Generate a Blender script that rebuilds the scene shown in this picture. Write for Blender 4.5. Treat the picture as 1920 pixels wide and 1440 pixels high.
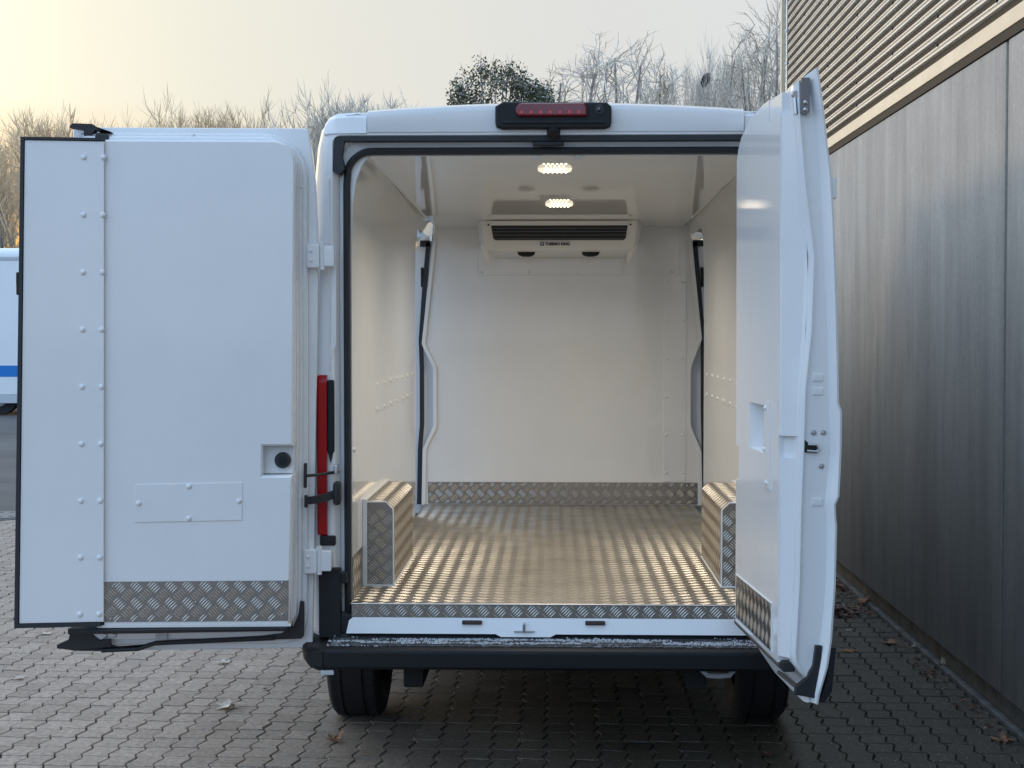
import bpy, bmesh, math, random
from mathutils import Vector, Matrix, noise
R = math.radians
SC = bpy.context.scene
COL = SC.collection
for o in list(bpy.data.objects):
    bpy.data.objects.remove(o)
random.seed(7)

# ------------------------------------------------------------------ camera
cam_d = bpy.data.cameras.new("camera")
cam = bpy.data.objects.new("camera", cam_d)
COL.objects.link(cam)
cam_d.sensor_width = 36.0
cam_d.lens = 36.0 * 2884 / 1920
cam_d.clip_end = 2000
YAW, PITCH = math.atan(80 / 2884), math.atan(98 / 2884)
cam.location = (0, -5.9, 1.71)
cam.rotation_euler = (R(90) - PITCH, 0, YAW)
SC.camera = cam

# ------------------------------------------------------------------ sky, sun, exposure
SKY_STRENGTH = 0.92
SUN_AZ, SUN_EL = R(-32), R(1.6)          # azimuth measured from +Y, negative = to the camera's left
w = bpy.data.worlds.new("World")
SC.world = w
w.use_nodes = True
nt = w.node_tree
nt.nodes.clear()
sky = nt.nodes.new("ShaderNodeTexSky")
sky.sky_type = 'NISHITA'
sky.sun_disc = False
sky.sun_elevation = SUN_EL
sky.sun_rotation = SUN_AZ
sky.air_density = 1.0
sky.dust_density = 2.0
def wn(t, **k):
    x = nt.nodes.new(t)
    for a_, v_ in k.items(): setattr(x, a_, v_)
    return x
def wmath(op, a_, b_=0.0, c_=0.0):
    x = wn("ShaderNodeMath", operation=op)
    for sck, v_ in zip(x.inputs, (a_, b_, c_)):
        if isinstance(v_, (int, float)): sck.default_value = v_
        else: nt.links.new(v_, sck)
    return x.outputs[0]
def wramp(fac, stops):
    x = wn("ShaderNodeValToRGB"); e = x.color_ramp.elements
    while len(e) < len(stops): e.new(0.5)
    for i_, (p_, c_) in enumerate(stops): e[i_].position = p_; e[i_].color = (*c_, 1)
    nt.links.new(fac, x.inputs[0]); return x.outputs[0]
def wmix(a_, b_, f_, mode='MIX'):
    x = wn("ShaderNodeMix", data_type='RGBA', blend_type=mode)
    for sck, v_ in ((x.inputs[0], f_), (x.inputs[6], a_), (x.inputs[7], b_)):
        if isinstance(v_, (int, float)): sck.default_value = v_
        else: nt.links.new(v_, sck)
    return x.outputs[2]
# winter dawn: pale warm glow round the sun's bearing, clear cold blue overhead and opposite
wtc = wn("ShaderNodeTexCoord"); wsp = wn("ShaderNodeSeparateXYZ"); nt.links.new(wtc.outputs["Generated"], wsp.inputs[0])
wz = wmath('MAXIMUM', wsp.outputs[2], 0.0)
wh = wmath('SQRT', wmath('MAXIMUM', wmath('SUBTRACT', 1.0, wmath('MULTIPLY', wsp.outputs[2], wsp.outputs[2])), 1e-4))
wdot = wmath('DIVIDE', wmath('ADD', wmath('MULTIPLY', wsp.outputs[0], math.sin(SUN_AZ)), wmath('MULTIPLY', wsp.outputs[1], math.cos(SUN_AZ))), wh)
waz = wmath('DIVIDE', wmath('ARCCOSINE', wmath('MINIMUM', wmath('MAXIMUM', wdot, -0.9999), 0.9999)), math.pi)      # 0 at the sun's bearing, 1 opposite
horizon = wramp(waz, [(0.0, (3.6, 2.8, 1.6)), (0.03, (2.3, 1.9, 1.2)), (0.05, (1.55, 1.38, 0.98)), (0.067, (1.20, 1.13, 0.87)), (0.085, (1.04, 0.99, 0.80)), (0.11, (0.93, 0.90, 0.765)), (0.14, (0.86, 0.84, 0.755)), (0.18, (0.80, 0.795, 0.755)), (0.22, (0.79, 0.80, 0.785)), (0.28, (0.83, 0.95, 1.08)), (0.36, (0.92, 1.16, 1.46)), (0.55, (0.97, 1.40, 1.98)), (1.0, (0.97, 1.46, 2.12))])
zen = wn("ShaderNodeRGB"); zen.outputs[0].default_value = (0.90, 1.24, 1.74, 1)
low = wramp(waz, [(0.0, (2.2, 0.95, 0.16)), (0.075, (1.15, 0.60, 0.14)), (0.11, (1.0, 0.78, 0.45)), (0.17, (0.92, 0.85, 0.72)), (0.28, (0.80, 0.80, 0.80)), (0.6, (0.72, 0.80, 0.92)), (1.0, (0.72, 0.80, 0.95))])
f_up = wramp(wz, [(0.05, (0, 0, 0)), (0.22, (0.035, 0.035, 0.035)), (0.32, (0.12, 0.12, 0.12)), (0.85, (1, 1, 1))])
f_low = wramp(wz, [(0.045, (1, 1, 1)), (0.145, (0, 0, 0))])
grad = wmix(wmix(horizon, zen.outputs[0], f_up), low, f_low)
tot = wmix(wmix(grad, grad, 0.0), sky.outputs[0], 0.006, 'ADD')
bg = wn("ShaderNodeBackground"); bg.inputs["Strength"].default_value = SKY_STRENGTH
wo = wn("ShaderNodeOutputWorld")
nt.links.new(tot, bg.inputs[0])
nt.links.new(bg.outputs[0], wo.inputs[0])

sun_d = bpy.data.lights.new("sun", 'SUN')
sun_d.energy = 1.6
sun_d.angle = R(9.0)
sun_d.color = (1.0, 0.76, 0.48)
sun = bpy.data.objects.new("sun", sun_d)
COL.objects.link(sun)
sd = Vector((math.sin(SUN_AZ) * math.cos(SUN_EL), math.cos(SUN_AZ) * math.cos(SUN_EL), math.sin(SUN_EL)))
sun.rotation_euler = sd.to_track_quat('Z', 'Y').to_euler()
sun.location = (-10, 20, 8)
SC.view_settings.view_transform = 'Standard'
SC.view_settings.look = 'None'
SC.view_settings.gamma = 1.0
SC.view_settings.exposure = 0.0
SC.view_settings.use_curve_mapping = False
SC.render.engine = 'CYCLES'
SC.cycles.max_bounces = 10
SC.cycles.diffuse_bounces = 6
SC.cycles.glossy_bounces = 5
SC.cycles.use_denoising = True
SC.cycles.sample_clamp_indirect = 6.0

# ------------------------------------------------------------------ helpers
def mat(name, col, rough=0.5, metal=0.0, coat=0.0, emit=None, es=0.0, spec=0.5):
    m = bpy.data.materials.new(name)
    m.use_nodes = True
    b = m.node_tree.nodes["Principled BSDF"]
    b.inputs["Base Color"].default_value = (*col, 1)
    b.inputs["Roughness"].default_value = rough
    b.inputs["Metallic"].default_value = metal
    b.inputs["Coat Weight"].default_value = coat
    b.inputs["Coat Roughness"].default_value = 0.06
    b.inputs["Specular IOR Level"].default_value = spec
    if emit:
        b.inputs["Emission Color"].default_value = (*emit, 1)
        b.inputs["Emission Strength"].default_value = es
    return m

class G:
    """small node helper"""
    def __init__(s, m):
        s.t = m.node_tree; s.b = s.t.nodes["Principled BSDF"]
    def n(s, typ, **k):
        x = s.t.nodes.new(typ)
        for a, v in k.items():
            if a in x.inputs: x.inputs[a].default_value = v
            else: setattr(x, a, v)
        return x
    def l(s, a, b): s.t.links.new(a, b)
    def coords(s, scale=(1, 1, 1), kind="Object"):
        tc = s.n("ShaderNodeTexCoord"); mp = s.n("ShaderNodeMapping")
        mp.inputs["Scale"].default_value = scale
        s.l(tc.outputs[kind], mp.inputs[0]); return mp.outputs[0]
    def noise(s, vec, scale, detail=4, rough=0.55):
        x = s.n("ShaderNodeTexNoise"); x.inputs["Scale"].default_value = scale
        x.inputs["Detail"].default_value = detail; x.inputs["Roughness"].default_value = rough
        s.l(vec, x.inputs["Vector"]); return x.outputs["Fac"]
    def ramp(s, fac, stops):
        x = s.n("ShaderNodeValToRGB"); e = x.color_ramp.elements
        while len(e) < len(stops): e.new(0.5)
        for i, (p, c) in enumerate(stops):
            e[i].position = p; e[i].color = (*c, 1) if len(c) == 3 else c
        s.l(fac, x.inputs[0]); return x.outputs[0]
    def mix(s, a, b, fac, mode='MIX'):
        x = s.n("ShaderNodeMix"); x.data_type = 'RGBA'; x.blend_type = mode
        for sock, v in ((x.inputs[0], fac), (x.inputs[6], a), (x.inputs[7], b)):
            if isinstance(v, (int, float)): sock.default_value = v
            elif isinstance(v, tuple): sock.default_value = (*v, 1)
            else: s.l(v, sock)
        return x.outputs[2]
    def math(s, op, a, b=0.0):
        x = s.n("ShaderNodeMath"); x.operation = op
        for sock, v in ((x.inputs[0], a), (x.inputs[1], b)):
            if isinstance(v, (int, float)): sock.default_value = v
            else: s.l(v, sock)
        return x.outputs[0]
    def bump(s, h, strength=0.3, dist=0.01):
        x = s.n("ShaderNodeBump"); x.inputs["Strength"].default_value = strength
        x.inputs["Distance"].default_value = dist
        s.l(h, x.inputs["Height"]); s.l(x.outputs[0], s.b.inputs["Normal"])
    def base(s, c): s.l(c, s.b.inputs["Base Color"])
    def rough(s, r): s.l(r, s.b.inputs["Roughness"])

def link(name, me, m=None, parent=None, smooth=35, wn_=True):
    o = bpy.data.objects.new(name, me)
    COL.objects.link(o)
    if m is not None and not me.materials:
        me.materials.append(m)
    if smooth:
        me.shade_smooth()
        me.set_sharp_from_angle(angle=R(smooth))
        if wn_: 
            md = o.modifiers.new("weighted_normal", 'WEIGHTED_NORMAL'); md.keep_sharp = True; md.weight = 100
    if parent is not None: o.parent = parent
    return o

def obj(name, bm, m, parent=None, smooth=35, recalc=True):
    if recalc: bmesh.ops.recalc_face_normals(bm, faces=bm.faces)
    me = bpy.data.meshes.new(name)
    bm.to_mesh(me); bm.free()
    return link(name, me, m, parent, smooth)

def tag(o, label=None, cat=None, group=None, kind=None):
    if label: o["label"] = label
    if cat: o["category"] = cat
    if group: o["group"] = group
    if kind: o["kind"] = kind
    return o

def empty(name, loc=(0, 0, 0), rz=0.0):
    o = bpy.data.objects.new(name, None)
    COL.objects.link(o); o.location = loc; o.rotation_euler = (0, 0, rz)
    o.empty_display_size = 0.2
    return o

def copy_tree(o, parent=None):
    c = o.copy(); COL.objects.link(c)
    if parent is not None: c.parent = parent
    for ch in list(o.children): copy_tree(ch, c)
    return c

def box(bm, x0, x1, y0, y1, z0, z1, bev=0.0, seg=2):
    b = bmesh.new() if bev else bm
    vs = [b.verts.new((x, y, z)) for z in (z0, z1) for y in (y0, y1) for x in (x0, x1)]
    for f in ((0, 1, 3, 2), (4, 6, 7, 5), (0, 4, 5, 1), (2, 3, 7, 6), (0, 2, 6, 4), (1, 5, 7, 3)):
        b.faces.new([vs[i] for i in f])
    if bev:
        bmesh.ops.bevel(b, geom=list(b.edges), offset=bev, segments=seg, affect='EDGES', profile=0.5)
        merge(bm, b)
    return bm

def merge(bm, b):
    mp = {v: bm.verts.new(v.co) for v in b.verts}
    for f in b.faces:
        try: bm.faces.new([mp[v] for v in f.verts])
        except ValueError: pass
    b.free()

def prism(bm, pts, d0, d1, fn, inset=0.0, depth=0.0):
    """closed outline pts (a,b) swept from d0 to d1; fn(a,b,d)->xyz; optional bevelled far rim (inset towards the inside over depth)"""
    n = len(pts)
    rings = [(pts, d0)]
    if inset:
        ins = offset_poly(pts, inset); mid = offset_poly(pts, inset * 0.3)
        s = 1 if d1 > d0 else -1
        rings += [(pts, d1 - s * depth), (mid, d1 - s * depth * 0.3), (ins, d1)]
    else:
        rings += [(pts, d1)]
    vr = [[bm.verts.new(fn(a, b, d)) for a, b in p] for p, d in rings]
    for k in range(len(vr) - 1):
        for i in range(n):
            j = (i + 1) % n
            bm.faces.new((vr[k][i], vr[k][j], vr[k + 1][j], vr[k + 1][i]))
    bm.faces.new(vr[0][::-1]); bm.faces.new(vr[-1])
    return bm

def offset_poly(pts, d):
    n = len(pts)
    area = sum(pts[i][0] * pts[(i + 1) % n][1] - pts[(i + 1) % n][0] * pts[i][1] for i in range(n))
    sg = 1 if area > 0 else -1
    out = []
    for i in range(n):
        a, b, c = Vector(pts[i - 1]), Vector(pts[i]), Vector(pts[(i + 1) % n])
        e1 = (b - a).normalized(); e2 = (c - b).normalized()
        n1 = Vector((-e1.y, e1.x)) * sg; n2 = Vector((-e2.y, e2.x)) * sg
        m = (n1 + n2); m = m / max(0.3, m.length_squared / 2)
        out.append(tuple(b + m * d))
    return out

def rrect(a0, a1, b0, b1, radii, seg=8):
    """rounded rectangle outline; radii for corners (a0b0, a1b0, a1b1, a0b1)"""
    out = []
    for (ca, cb, sa, sb, r, st) in ((a0, b0, 1, 1, radii[0], 180), (a1, b0, -1, 1, radii[1], 270),
                                    (a1, b1, -1, -1, radii[2], 0), (a0, b1, 1, -1, radii[3], 90)):
        if r <= 0: out.append((ca, cb)); continue
        for k in range(seg + 1):
            t = R(st + 90 * k / seg)
            out.append((ca + sa * r + r * math.cos(t), cb + sb * r + r * math.sin(t)))
    return out

def tube(bm, pts, r, seg=8, cap=True, rs=None, closed=False):
    pts = [Vector(p) for p in pts]; n = len(pts)
    rings = []
    up = None
    for i, p in enumerate(pts):
        if closed: t = (pts[(i + 1) % n] - pts[i - 1]).normalized()
        else: t = (pts[min(i + 1, n - 1)] - pts[max(i - 1, 0)]).normalized()
        if up is None: up = t.orthogonal().normalized()
        up = (up - t * up.dot(t))
        up = up.normalized() if up.length > 1e-5 else t.orthogonal().normalized()
        sd_ = t.cross(up); rr = rs[i] if rs else r
        rings.append([bm.verts.new(p + (up * math.cos(2 * math.pi * k / seg) + sd_ * math.sin(2 * math.pi * k / seg)) * rr) for k in range(seg)])
    for i in range(n if closed else n - 1):
        a, b = rings[i], rings[(i + 1) % n]
        for k in range(seg):
            bm.faces.new((a[k], a[(k + 1) % seg], b[(k + 1) % seg], b[k]))
    if cap and not closed:
        bm.faces.new(rings[0][::-1]); bm.faces.new(rings[-1])
    return bm

def ribbon(bm, pts, half, dvec, d):
    """flat strip following 2-D path pts, half wide, thick d along dvec: points already 3-D, in a plane perpendicular to dvec"""
    pts = [Vector(p) for p in pts]; dv = Vector(dvec); n = len(pts); L, Rr = [], []
    for i, p in enumerate(pts):
        t = (pts[min(i + 1, n - 1)] - pts[max(i - 1, 0)]).normalized()
        s = t.cross(dv.normalized())
        L.append(p + s * half); Rr.append(p - s * half)
    q = [[bm.verts.new(v) for v in row] for row in (L, Rr, [v + dv * d for v in Rr], [v + dv * d for v in L])]
    for i in range(n - 1):
        for k in range(4):
            a, b = q[k], q[(k + 1) % 4]
            bm.faces.new((a[i], a[i + 1], b[i + 1], b[i]))
    for i in (0, n - 1):
        bm.faces.new([q[k][i] for k in range(4)])
    return bm

def dome(bm, c, nrm, r, h, seg=10):
    c = Vector(c); nv = Vector(nrm).normalized(); a = nv.orthogonal().normalized(); b = nv.cross(a)
    prev = None
    for rr, hh in ((1, 0), (0.92, 0.45), (0.6, 0.85)):
        ring = [bm.verts.new(c + (a * math.cos(2 * math.pi * k / seg) + b * math.sin(2 * math.pi * k / seg)) * r * rr + nv * h * hh) for k in range(seg)]
        if prev:
            for k in range(seg): bm.faces.new((prev[k], prev[(k + 1) % seg], ring[(k + 1) % seg], ring[k]))
        prev = ring
    top = bm.verts.new(c + nv * h)
    for k in range(seg): bm.faces.new((prev[k], prev[(k + 1) % seg], top))

def disc(bm, c, nrm, r, h, seg=16, bev=0.2):
    c = Vector(c); nv = Vector(nrm).normalized(); a = nv.orthogonal().normalized(); b = nv.cross(a)
    rings = []
    for rr, hh in ((1, 0), (1, 1 - bev), (1 - bev * h / r if r else 1, 1)):
        rings.append([bm.verts.new(c + (a * math.cos(2 * math.pi * k / seg) + b * math.sin(2 * math.pi * k / seg)) * r * rr + nv * h * hh) for k in range(seg)])
    for i in range(2):
        for k in range(seg): bm.faces.new((rings[i][k], rings[i][(k + 1) % seg], rings[i + 1][(k + 1) % seg], rings[i + 1][k]))
    bm.faces.new(rings[-1]); bm.faces.new(rings[0][::-1])

# ------------------------------------------------------------------ materials
def speckle_paint(m, amt=0.02, bump=0.02):
    g = G(m); v = g.coords((1, 1, 1))
    n1 = g.noise(v, 1.3, 3)
    r0 = g.b.inputs["Roughness"].default_value
    g.rough(g.math('ADD', g.math('MULTIPLY', n1, amt * 4), r0 - amt * 2))
    if bump: g.bump(g.noise(v, 2.2, 2), bump, 0.02)
    bc = tuple(g.b.inputs["Base Color"].default_value)[:3]
    g.base(g.mix(bc, tuple(x * 0.965 for x in bc), g.ramp(g.noise(g.coords((1.6, 1.6, 1.1)), 2.0, 6, 0.7), [(0.42, (0, 0, 0)), (0.70, (1, 1, 1))])))
    return m

M = {}
M['paint'] = speckle_paint(mat("white_paint", (0.80, 0.81, 0.82), 0.22, coat=0.6), 0.02, 0.0)
M['gel'] = speckle_paint(mat("white_gelcoat", (0.80, 0.79, 0.765), 0.045, coat=0.0), 0.012, 0.010)
M['geld'] = speckle_paint(mat("door_gelcoat", (0.80, 0.80, 0.80), 0.075), 0.012, 0.018)
M['wtrim'] = mat("white_trim", (0.78, 0.78, 0.76), 0.35)
M['rubber'] = mat("black_rubber", (0.018, 0.019, 0.022), 0.55)
M['plastic'] = mat("black_plastic", (0.009, 0.0105, 0.013), 0.55, spec=0.35)
g = G(M['plastic']); v = g.coords(); g.bump(g.noise(v, 420, 2), 0.25, 0.001)
M['steel'] = mat("zinc_steel", (0.55, 0.56, 0.58), 0.32, metal=1.0)
M['dark'] = mat("dark_underbody", (0.012, 0.012, 0.013), 0.8)
M['alu'] = mat("chequer_aluminium", (0.56, 0.525, 0.475), 0.34, metal=1.0)
g = G(M['alu']); v = g.coords(); nn = g.noise(v, 9, 5)
g.rough(g.math('ADD', g.math('MULTIPLY', nn, 0.22), 0.25)); g.bump(g.noise(v, 160, 2), 0.05, 0.001)
M['alusheet'] = mat("chequer_sheet", (0.28, 0.252, 0.225), 0.36, metal=1.0)
g = G(M['alusheet']); v = g.coords(); nn = g.noise(v, 9, 5)
g.rough(g.math('ADD', g.math('MULTIPLY', nn, 0.2), 0.36))
for key_, nm_, col_, r_ in (('floorbar', 'worn_floor_bars', (0.52, 0.485, 0.43), 0.38), ('floorsheet', 'worn_floor_sheet', (0.38, 0.35, 0.31), 0.36)):
    M[key_] = mat(nm_, col_, 0.45, metal=1.0)
    g = G(M[key_]); v = g.coords(); nn = g.noise(v, 4, 6, 0.7); n2 = g.noise(g.coords((14, 1.2, 1)), 3, 4, 0.7)
    g.rough(g.math('ADD', g.math('ADD', g.math('MULTIPLY', nn, 0.20), g.math('MULTIPLY', n2, 0.12)), r_ - 0.10))
    g.base(g.mix(col_, tuple(x * 0.72 for x in col_), g.ramp(nn, [(0.42, (0, 0, 0)), (0.68, (1, 1, 1))])))
M['red'] = mat("red_lens", (0.36, 0.004, 0.007), 0.18, coat=0.0, spec=0.3)
M['brakelens'] = mat("dark_red_lens", (0.16, 0.004, 0.008), 0.16, coat=0.2)
M['led'] = mat("led_diode", (1, 1, 1), 0.3, emit=(1.0, 0.86, 0.62), es=5)
M['lampglass'] = mat("lamp_lens", (0.95, 0.93, 0.88), 0.2, emit=(1.0, 0.84, 0.60), es=0.9)
M['iron'] = mat('cast_iron', (0.16, 0.155, 0.15), 0.6)
M['glass'] = mat("window_glass", (0.8, 0.85, 0.85), 0.02)
M['glass'].node_tree.nodes["Principled BSDF"].inputs["Transmission Weight"].default_value = 1.0
M['glass'].node_tree.nodes["Principled BSDF"].inputs["IOR"].default_value = 1.1
m = M['frosted'] = mat("frosted_plastic", (0.02, 0.02, 0.022), 0.6)
g = G(m); v = g.coords((1, 3, 1))
g.base(g.mix((0.018, 0.019, 0.022), (0.30, 0.31, 0.33), g.math('MULTIPLY', g.ramp(g.noise(v, 60, 5, 0.8), [(0.47, (0, 0, 0)), (0.62, (1, 1, 1))]), g.ramp(g.noise(v, 5, 3), [(0.35, (0.15, 0.15, 0.15)), (0.6, (1, 1, 1))]))))
M['tyre'] = mat("tyre_rubber", (0.012, 0.012, 0.013), 0.75)
M['blue'] = mat("blue_print", (0.02, 0.04, 0.16), 0.4)
M['bluestripe'] = mat("blue_stripe", (0.002, 0.17, 0.52), 0.35)
M['ink'] = mat("black_ink", (0.01, 0.01, 0.012), 0.45)
M['greyw'] = mat("pale_grey_metal", (0.50, 0.52, 0.54), 0.4)
M['slatgrey'] = mat('dim_grey_plastic', (0.22, 0.23, 0.24), 0.5)
M['brownpad'] = mat("brown_rubber", (0.05, 0.032, 0.028), 0.6)
M['lenscam'] = mat("camera_glass", (0.01, 0.011, 0.014), 0.08, coat=1.0)

# concrete wall panels
m = M['concrete'] = mat("concrete", (0.3, 0.3, 0.29), 0.92, spec=0.12)
g = G(m); v = g.coords((1, 1, 1)); vs = g.coords((1.5, 1.5, 0.09)); vf = g.coords((5, 5, 0.3))
c = g.ramp(g.noise(vs, 1.6, 5, 0.6), [(0.30, (0.50, 0.470, 0.425)), (0.50, (0.58, 0.548, 0.500)), (0.72, (0.64, 0.608, 0.56))])
c = g.mix(c, g.ramp(g.noise(vf, 1.2, 4, 0.65), [(0.3, (0.80, 0.80, 0.81)), (0.7, (1.06, 1.06, 1.06))]), 0.40, 'MULTIPLY')
c = g.mix(c, g.ramp(g.noise(v, 45, 3), [(0.3, (0.85, 0.85, 0.85)), (0.7, (1.08, 1.08, 1.08))]), 0.6, 'MULTIPLY')
# shade low on the wall painted in, with wet streaks, ragged upper edge
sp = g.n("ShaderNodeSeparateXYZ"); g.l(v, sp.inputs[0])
foot_shade = g.math('ADD', g.math('MULTIPLY', sp.outputs[2], -0.36), g.math('ADD', g.math('MULTIPLY', g.noise(vs, 0.8, 5, 0.6), 0.5), 0.545))
c = g.mix(c, (0.10, 0.103, 0.102), g.math('MULTIPLY', g.ramp(foot_shade, [(0.0, (0, 0, 0)), (0.75, (1, 1, 1))]), 0.86))
v2 = g.coords((3.1, 3.1, 0.32))
c = g.mix(c, g.ramp(g.noise(v2, 2.1, 6, 0.72), [(0.34, (0.70, 0.70, 0.71)), (0.56, (1.0, 1.0, 1.0)), (0.75, (1.10, 1.09, 1.07))]), 0.6, 'MULTIPLY')
c = g.mix(c, g.ramp(g.noise(v, 3.2, 6, 0.7), [(0.3, (0.86, 0.86, 0.87)), (0.7, (1.06, 1.06, 1.05))]), 0.7, 'MULTIPLY')
g.base(c); g.bump(g.noise(v, 60, 5), 0.3, 0.004)
m = M['plinth'] = mat("plinth_concrete", (0.16, 0.15, 0.14), 0.9)
g = G(m); v = g.coords(); g.base(g.ramp(g.noise(v, 7, 6, 0.7), [(0.3, (0.06, 0.06, 0.055)), (0.65, (0.17, 0.165, 0.155))])); g.bump(g.noise(v, 50, 4), 0.4, 0.006)
m = M['slat'] = mat("slat_metal", (0.60, 0.55, 0.47), 0.38)
g = G(m); v = g.coords((0.5, 0.6, 6)); g.base(g.ramp(g.noise(v, 2, 4), [(0.3, (0.70, 0.65, 0.57)), (0.7, (0.82, 0.77, 0.68))]))
m = M['trim'] = mat("cream_trim", (0.62, 0.55, 0.42), 0.5)
g = G(m); v = g.coords((3, 1.0, 1)); g.base(g.ramp(g.noise(v, 3, 5, 0.6), [(0.3, (0.62, 0.55, 0.42)), (0.7, (0.78, 0.70, 0.54))]))
M['backing'] = mat("brown_backing", (0.012, 0.009, 0.0085), 0.8)
# pavers
m = M['paver'] = mat("concrete_paver", (0.12, 0.11, 0.1), 0.8)
g = G(m)
gi = g.n("ShaderNodeNewGeometry"); oi = g.n("ShaderNodeObjectInfo")
rnd = g.math('FRACT', g.math('ADD', gi.outputs["Random Per Island"], oi.outputs["Random"]))
tc = g.n("ShaderNodeTexCoord")
v = gi.outputs["Position"]
c = g.ramp(rnd, [(0.0, (0.300, 0.237, 0.187)), (0.35, (0.36, 0.285, 0.228)), (0.7, (0.395, 0.318, 0.255)), (1.0, (0.325, 0.26, 0.21))])
c = g.mix(c, g.ramp(g.noise(v, 38, 5, 0.7), [(0.28, (0.50, 0.50, 0.50)), (0.72, (1.38, 1.38, 1.38))]), 0.85, 'MULTIPLY')
# van and wall shade painted darker towards the wall, with wet mossy tint
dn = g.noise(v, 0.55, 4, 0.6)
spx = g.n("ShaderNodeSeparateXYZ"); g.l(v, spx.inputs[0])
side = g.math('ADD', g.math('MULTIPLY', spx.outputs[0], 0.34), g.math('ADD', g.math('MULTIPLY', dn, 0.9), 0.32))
wet_shade = g.ramp(side, [(0.22, (0, 0, 0)), (0.80, (1, 1, 1))])
c = g.mix(c, g.mix(c, (0.155, 0.17, 0.145), 1.0, 'MULTIPLY'), g.math('MULTIPLY', wet_shade, 0.95))
sp_ = g.noise(v, 95, 2, 0.5)
c = g.mix(c, (0.62, 0.60, 0.57), g.ramp(sp_, [(0.68, (0, 0, 0)), (0.73, (1, 1, 1))]))
g.base(c)
g.rough(g.math('SUBTRACT', 0.86, g.math('MULTIPLY', wet_shade, 0.25)))
g.bump(g.math('ADD', g.noise(v, 150, 4, 0.7), g.math('MULTIPLY', g.noise(v, 25, 3), 1.2)), 0.5, 0.004)
m = M['joint'] = mat("joint_soil", (0.03, 0.028, 0.022), 0.95)
g = G(m); gi = g.n("ShaderNodeNewGeometry"); v = gi.outputs["Position"]
g.base(g.ramp(g.noise(v, 30, 4), [(0.3, (0.016, 0.016, 0.013)), (0.7, (0.042, 0.038, 0.030))]))
m = M['asphalt'] = mat("asphalt", (0.07, 0.068, 0.066), 0.8)
g = G(m); gi = g.n("ShaderNodeNewGeometry"); v = gi.outputs["Position"]
c = g.ramp(g.noise(v, 0.5, 5, 0.65), [(0.3, (0.06, 0.056, 0.052)), (0.7, (0.13, 0.122, 0.115))])
c = g.mix(c, g.ramp(g.noise(v, 120, 3), [(0.3, (0.7, 0.7, 0.7)), (0.7, (1.3, 1.3, 1.3))]), 0.7, 'MULTIPLY')
g.base(c); g.bump(g.noise(v, 140, 3), 0.5, 0.006)
m = M['earth'] = mat("frosted_ground", (0.08, 0.075, 0.06), 0.95)
g = G(m); gi = g.n("ShaderNodeNewGeometry"); v = gi.outputs["Position"]
g.base(g.ramp(g.noise(v, 0.8, 6, 0.7), [(0.3, (0.05, 0.05, 0.035)), (0.7, (0.16, 0.15, 0.13))]))
m = M['bark'] = mat("bark", (0.13, 0.10, 0.08), 0.9)
g = G(m); v = g.coords((6, 6, 1.2)); g.base(g.ramp(g.noise(v, 4, 5, 0.7), [(0.3, (0.17, 0.14, 0.115)), (0.7, (0.36, 0.32, 0.28))])); g.bump(g.noise(v, 6, 4), 0.6, 0.02)
m = M['frosttwig'] = mat("frosted_twigs", (0.33, 0.29, 0.25), 0.8)
g = G(m); gi = g.n("ShaderNodeNewGeometry"); g.base(g.ramp(gi.outputs["Random Per Island"], [(0.0, (0.40, 0.335, 0.27)), (1.0, (0.74, 0.67, 0.575))]))
m = M['glowtwig'] = mat('glow_tinted_twigs', (0.5, 0.34, 0.18), 0.8)  # gold of the sky glow painted into the left trees' twigs
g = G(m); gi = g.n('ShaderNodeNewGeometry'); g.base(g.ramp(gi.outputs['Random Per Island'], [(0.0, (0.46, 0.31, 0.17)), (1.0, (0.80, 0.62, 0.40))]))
m = M['evleaf'] = mat("evergreen_leaves", (0.04, 0.055, 0.02), 0.5)
g = G(m); gi = g.n("ShaderNodeNewGeometry"); g.base(g.ramp(gi.outputs["Random Per Island"], [(0.0, (0.030, 0.050, 0.016)), (0.55, (0.075, 0.085, 0.030)), (0.78, (0.13, 0.075, 0.040)), (0.86, (0.36, 0.33, 0.29)), (1.0, (0.55, 0.52, 0.48))]))
def leafmat(nm, a, b):
    m = mat(nm, a, 0.7); g = G(m); v = g.coords(); g.base(g.ramp(g.noise(v, 40, 4), [(0.3, a), (0.7, b)])); return m
M['leaf_pale'] = leafmat("pale_dry_leaf", (0.34, 0.27, 0.20), (0.56, 0.49, 0.41))
M['leaf_brown'] = leafmat("brown_dry_leaf", (0.20, 0.085, 0.045), (0.36, 0.18, 0.10))
M['leaf_dark'] = leafmat("dark_wet_leaf", (0.045, 0.022, 0.016), (0.10, 0.05, 0.035))
M['leaf_orange'] = leafmat("orange_leaf", (0.30, 0.13, 0.04), (0.40, 0.20, 0.08))
m = M['nest'] = mat("nest_twigs", (0.05, 0.03, 0.02), 0.9)
m = M['frost'] = mat("snow_grains", (0.48, 0.50, 0.53), 0.6)

# ================================================================== GROUND
bm = bmesh.new()
for (x0, x1, y0, y1, z) in ((-400, 400, -300, 900, -0.022),):
    bm.faces.new([bm.verts.new(p) for p in ((x0, y0, z), (x1, y0, z), (x1, y1, z), (x0, y1, z))])
ground = tag(obj("ground", bm, M['earth'], smooth=0), kind='structure')
bm = bmesh.new()
bm.faces.new([bm.verts.new(p) for p in ((-9, -9, -0.012), (1.94, -9, -0.012), (1.94, 8.42, -0.012), (-9, 8.42, -0.012))])
paving = tag(obj("paving", bm, M['joint'], smooth=0), kind='structure')
bm = bmesh.new()
bm.faces.new([bm.verts.new(p) for p in ((-60, 8.47, -0.004), (1.94, 8.47, -0.004), (14, 8.47, -0.004), (14, 30, -0.004), (-60, 30, -0.004))])
asph = tag(obj("asphalt_yard", bm, M['asphalt'], smooth=0), kind='structure')

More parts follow.
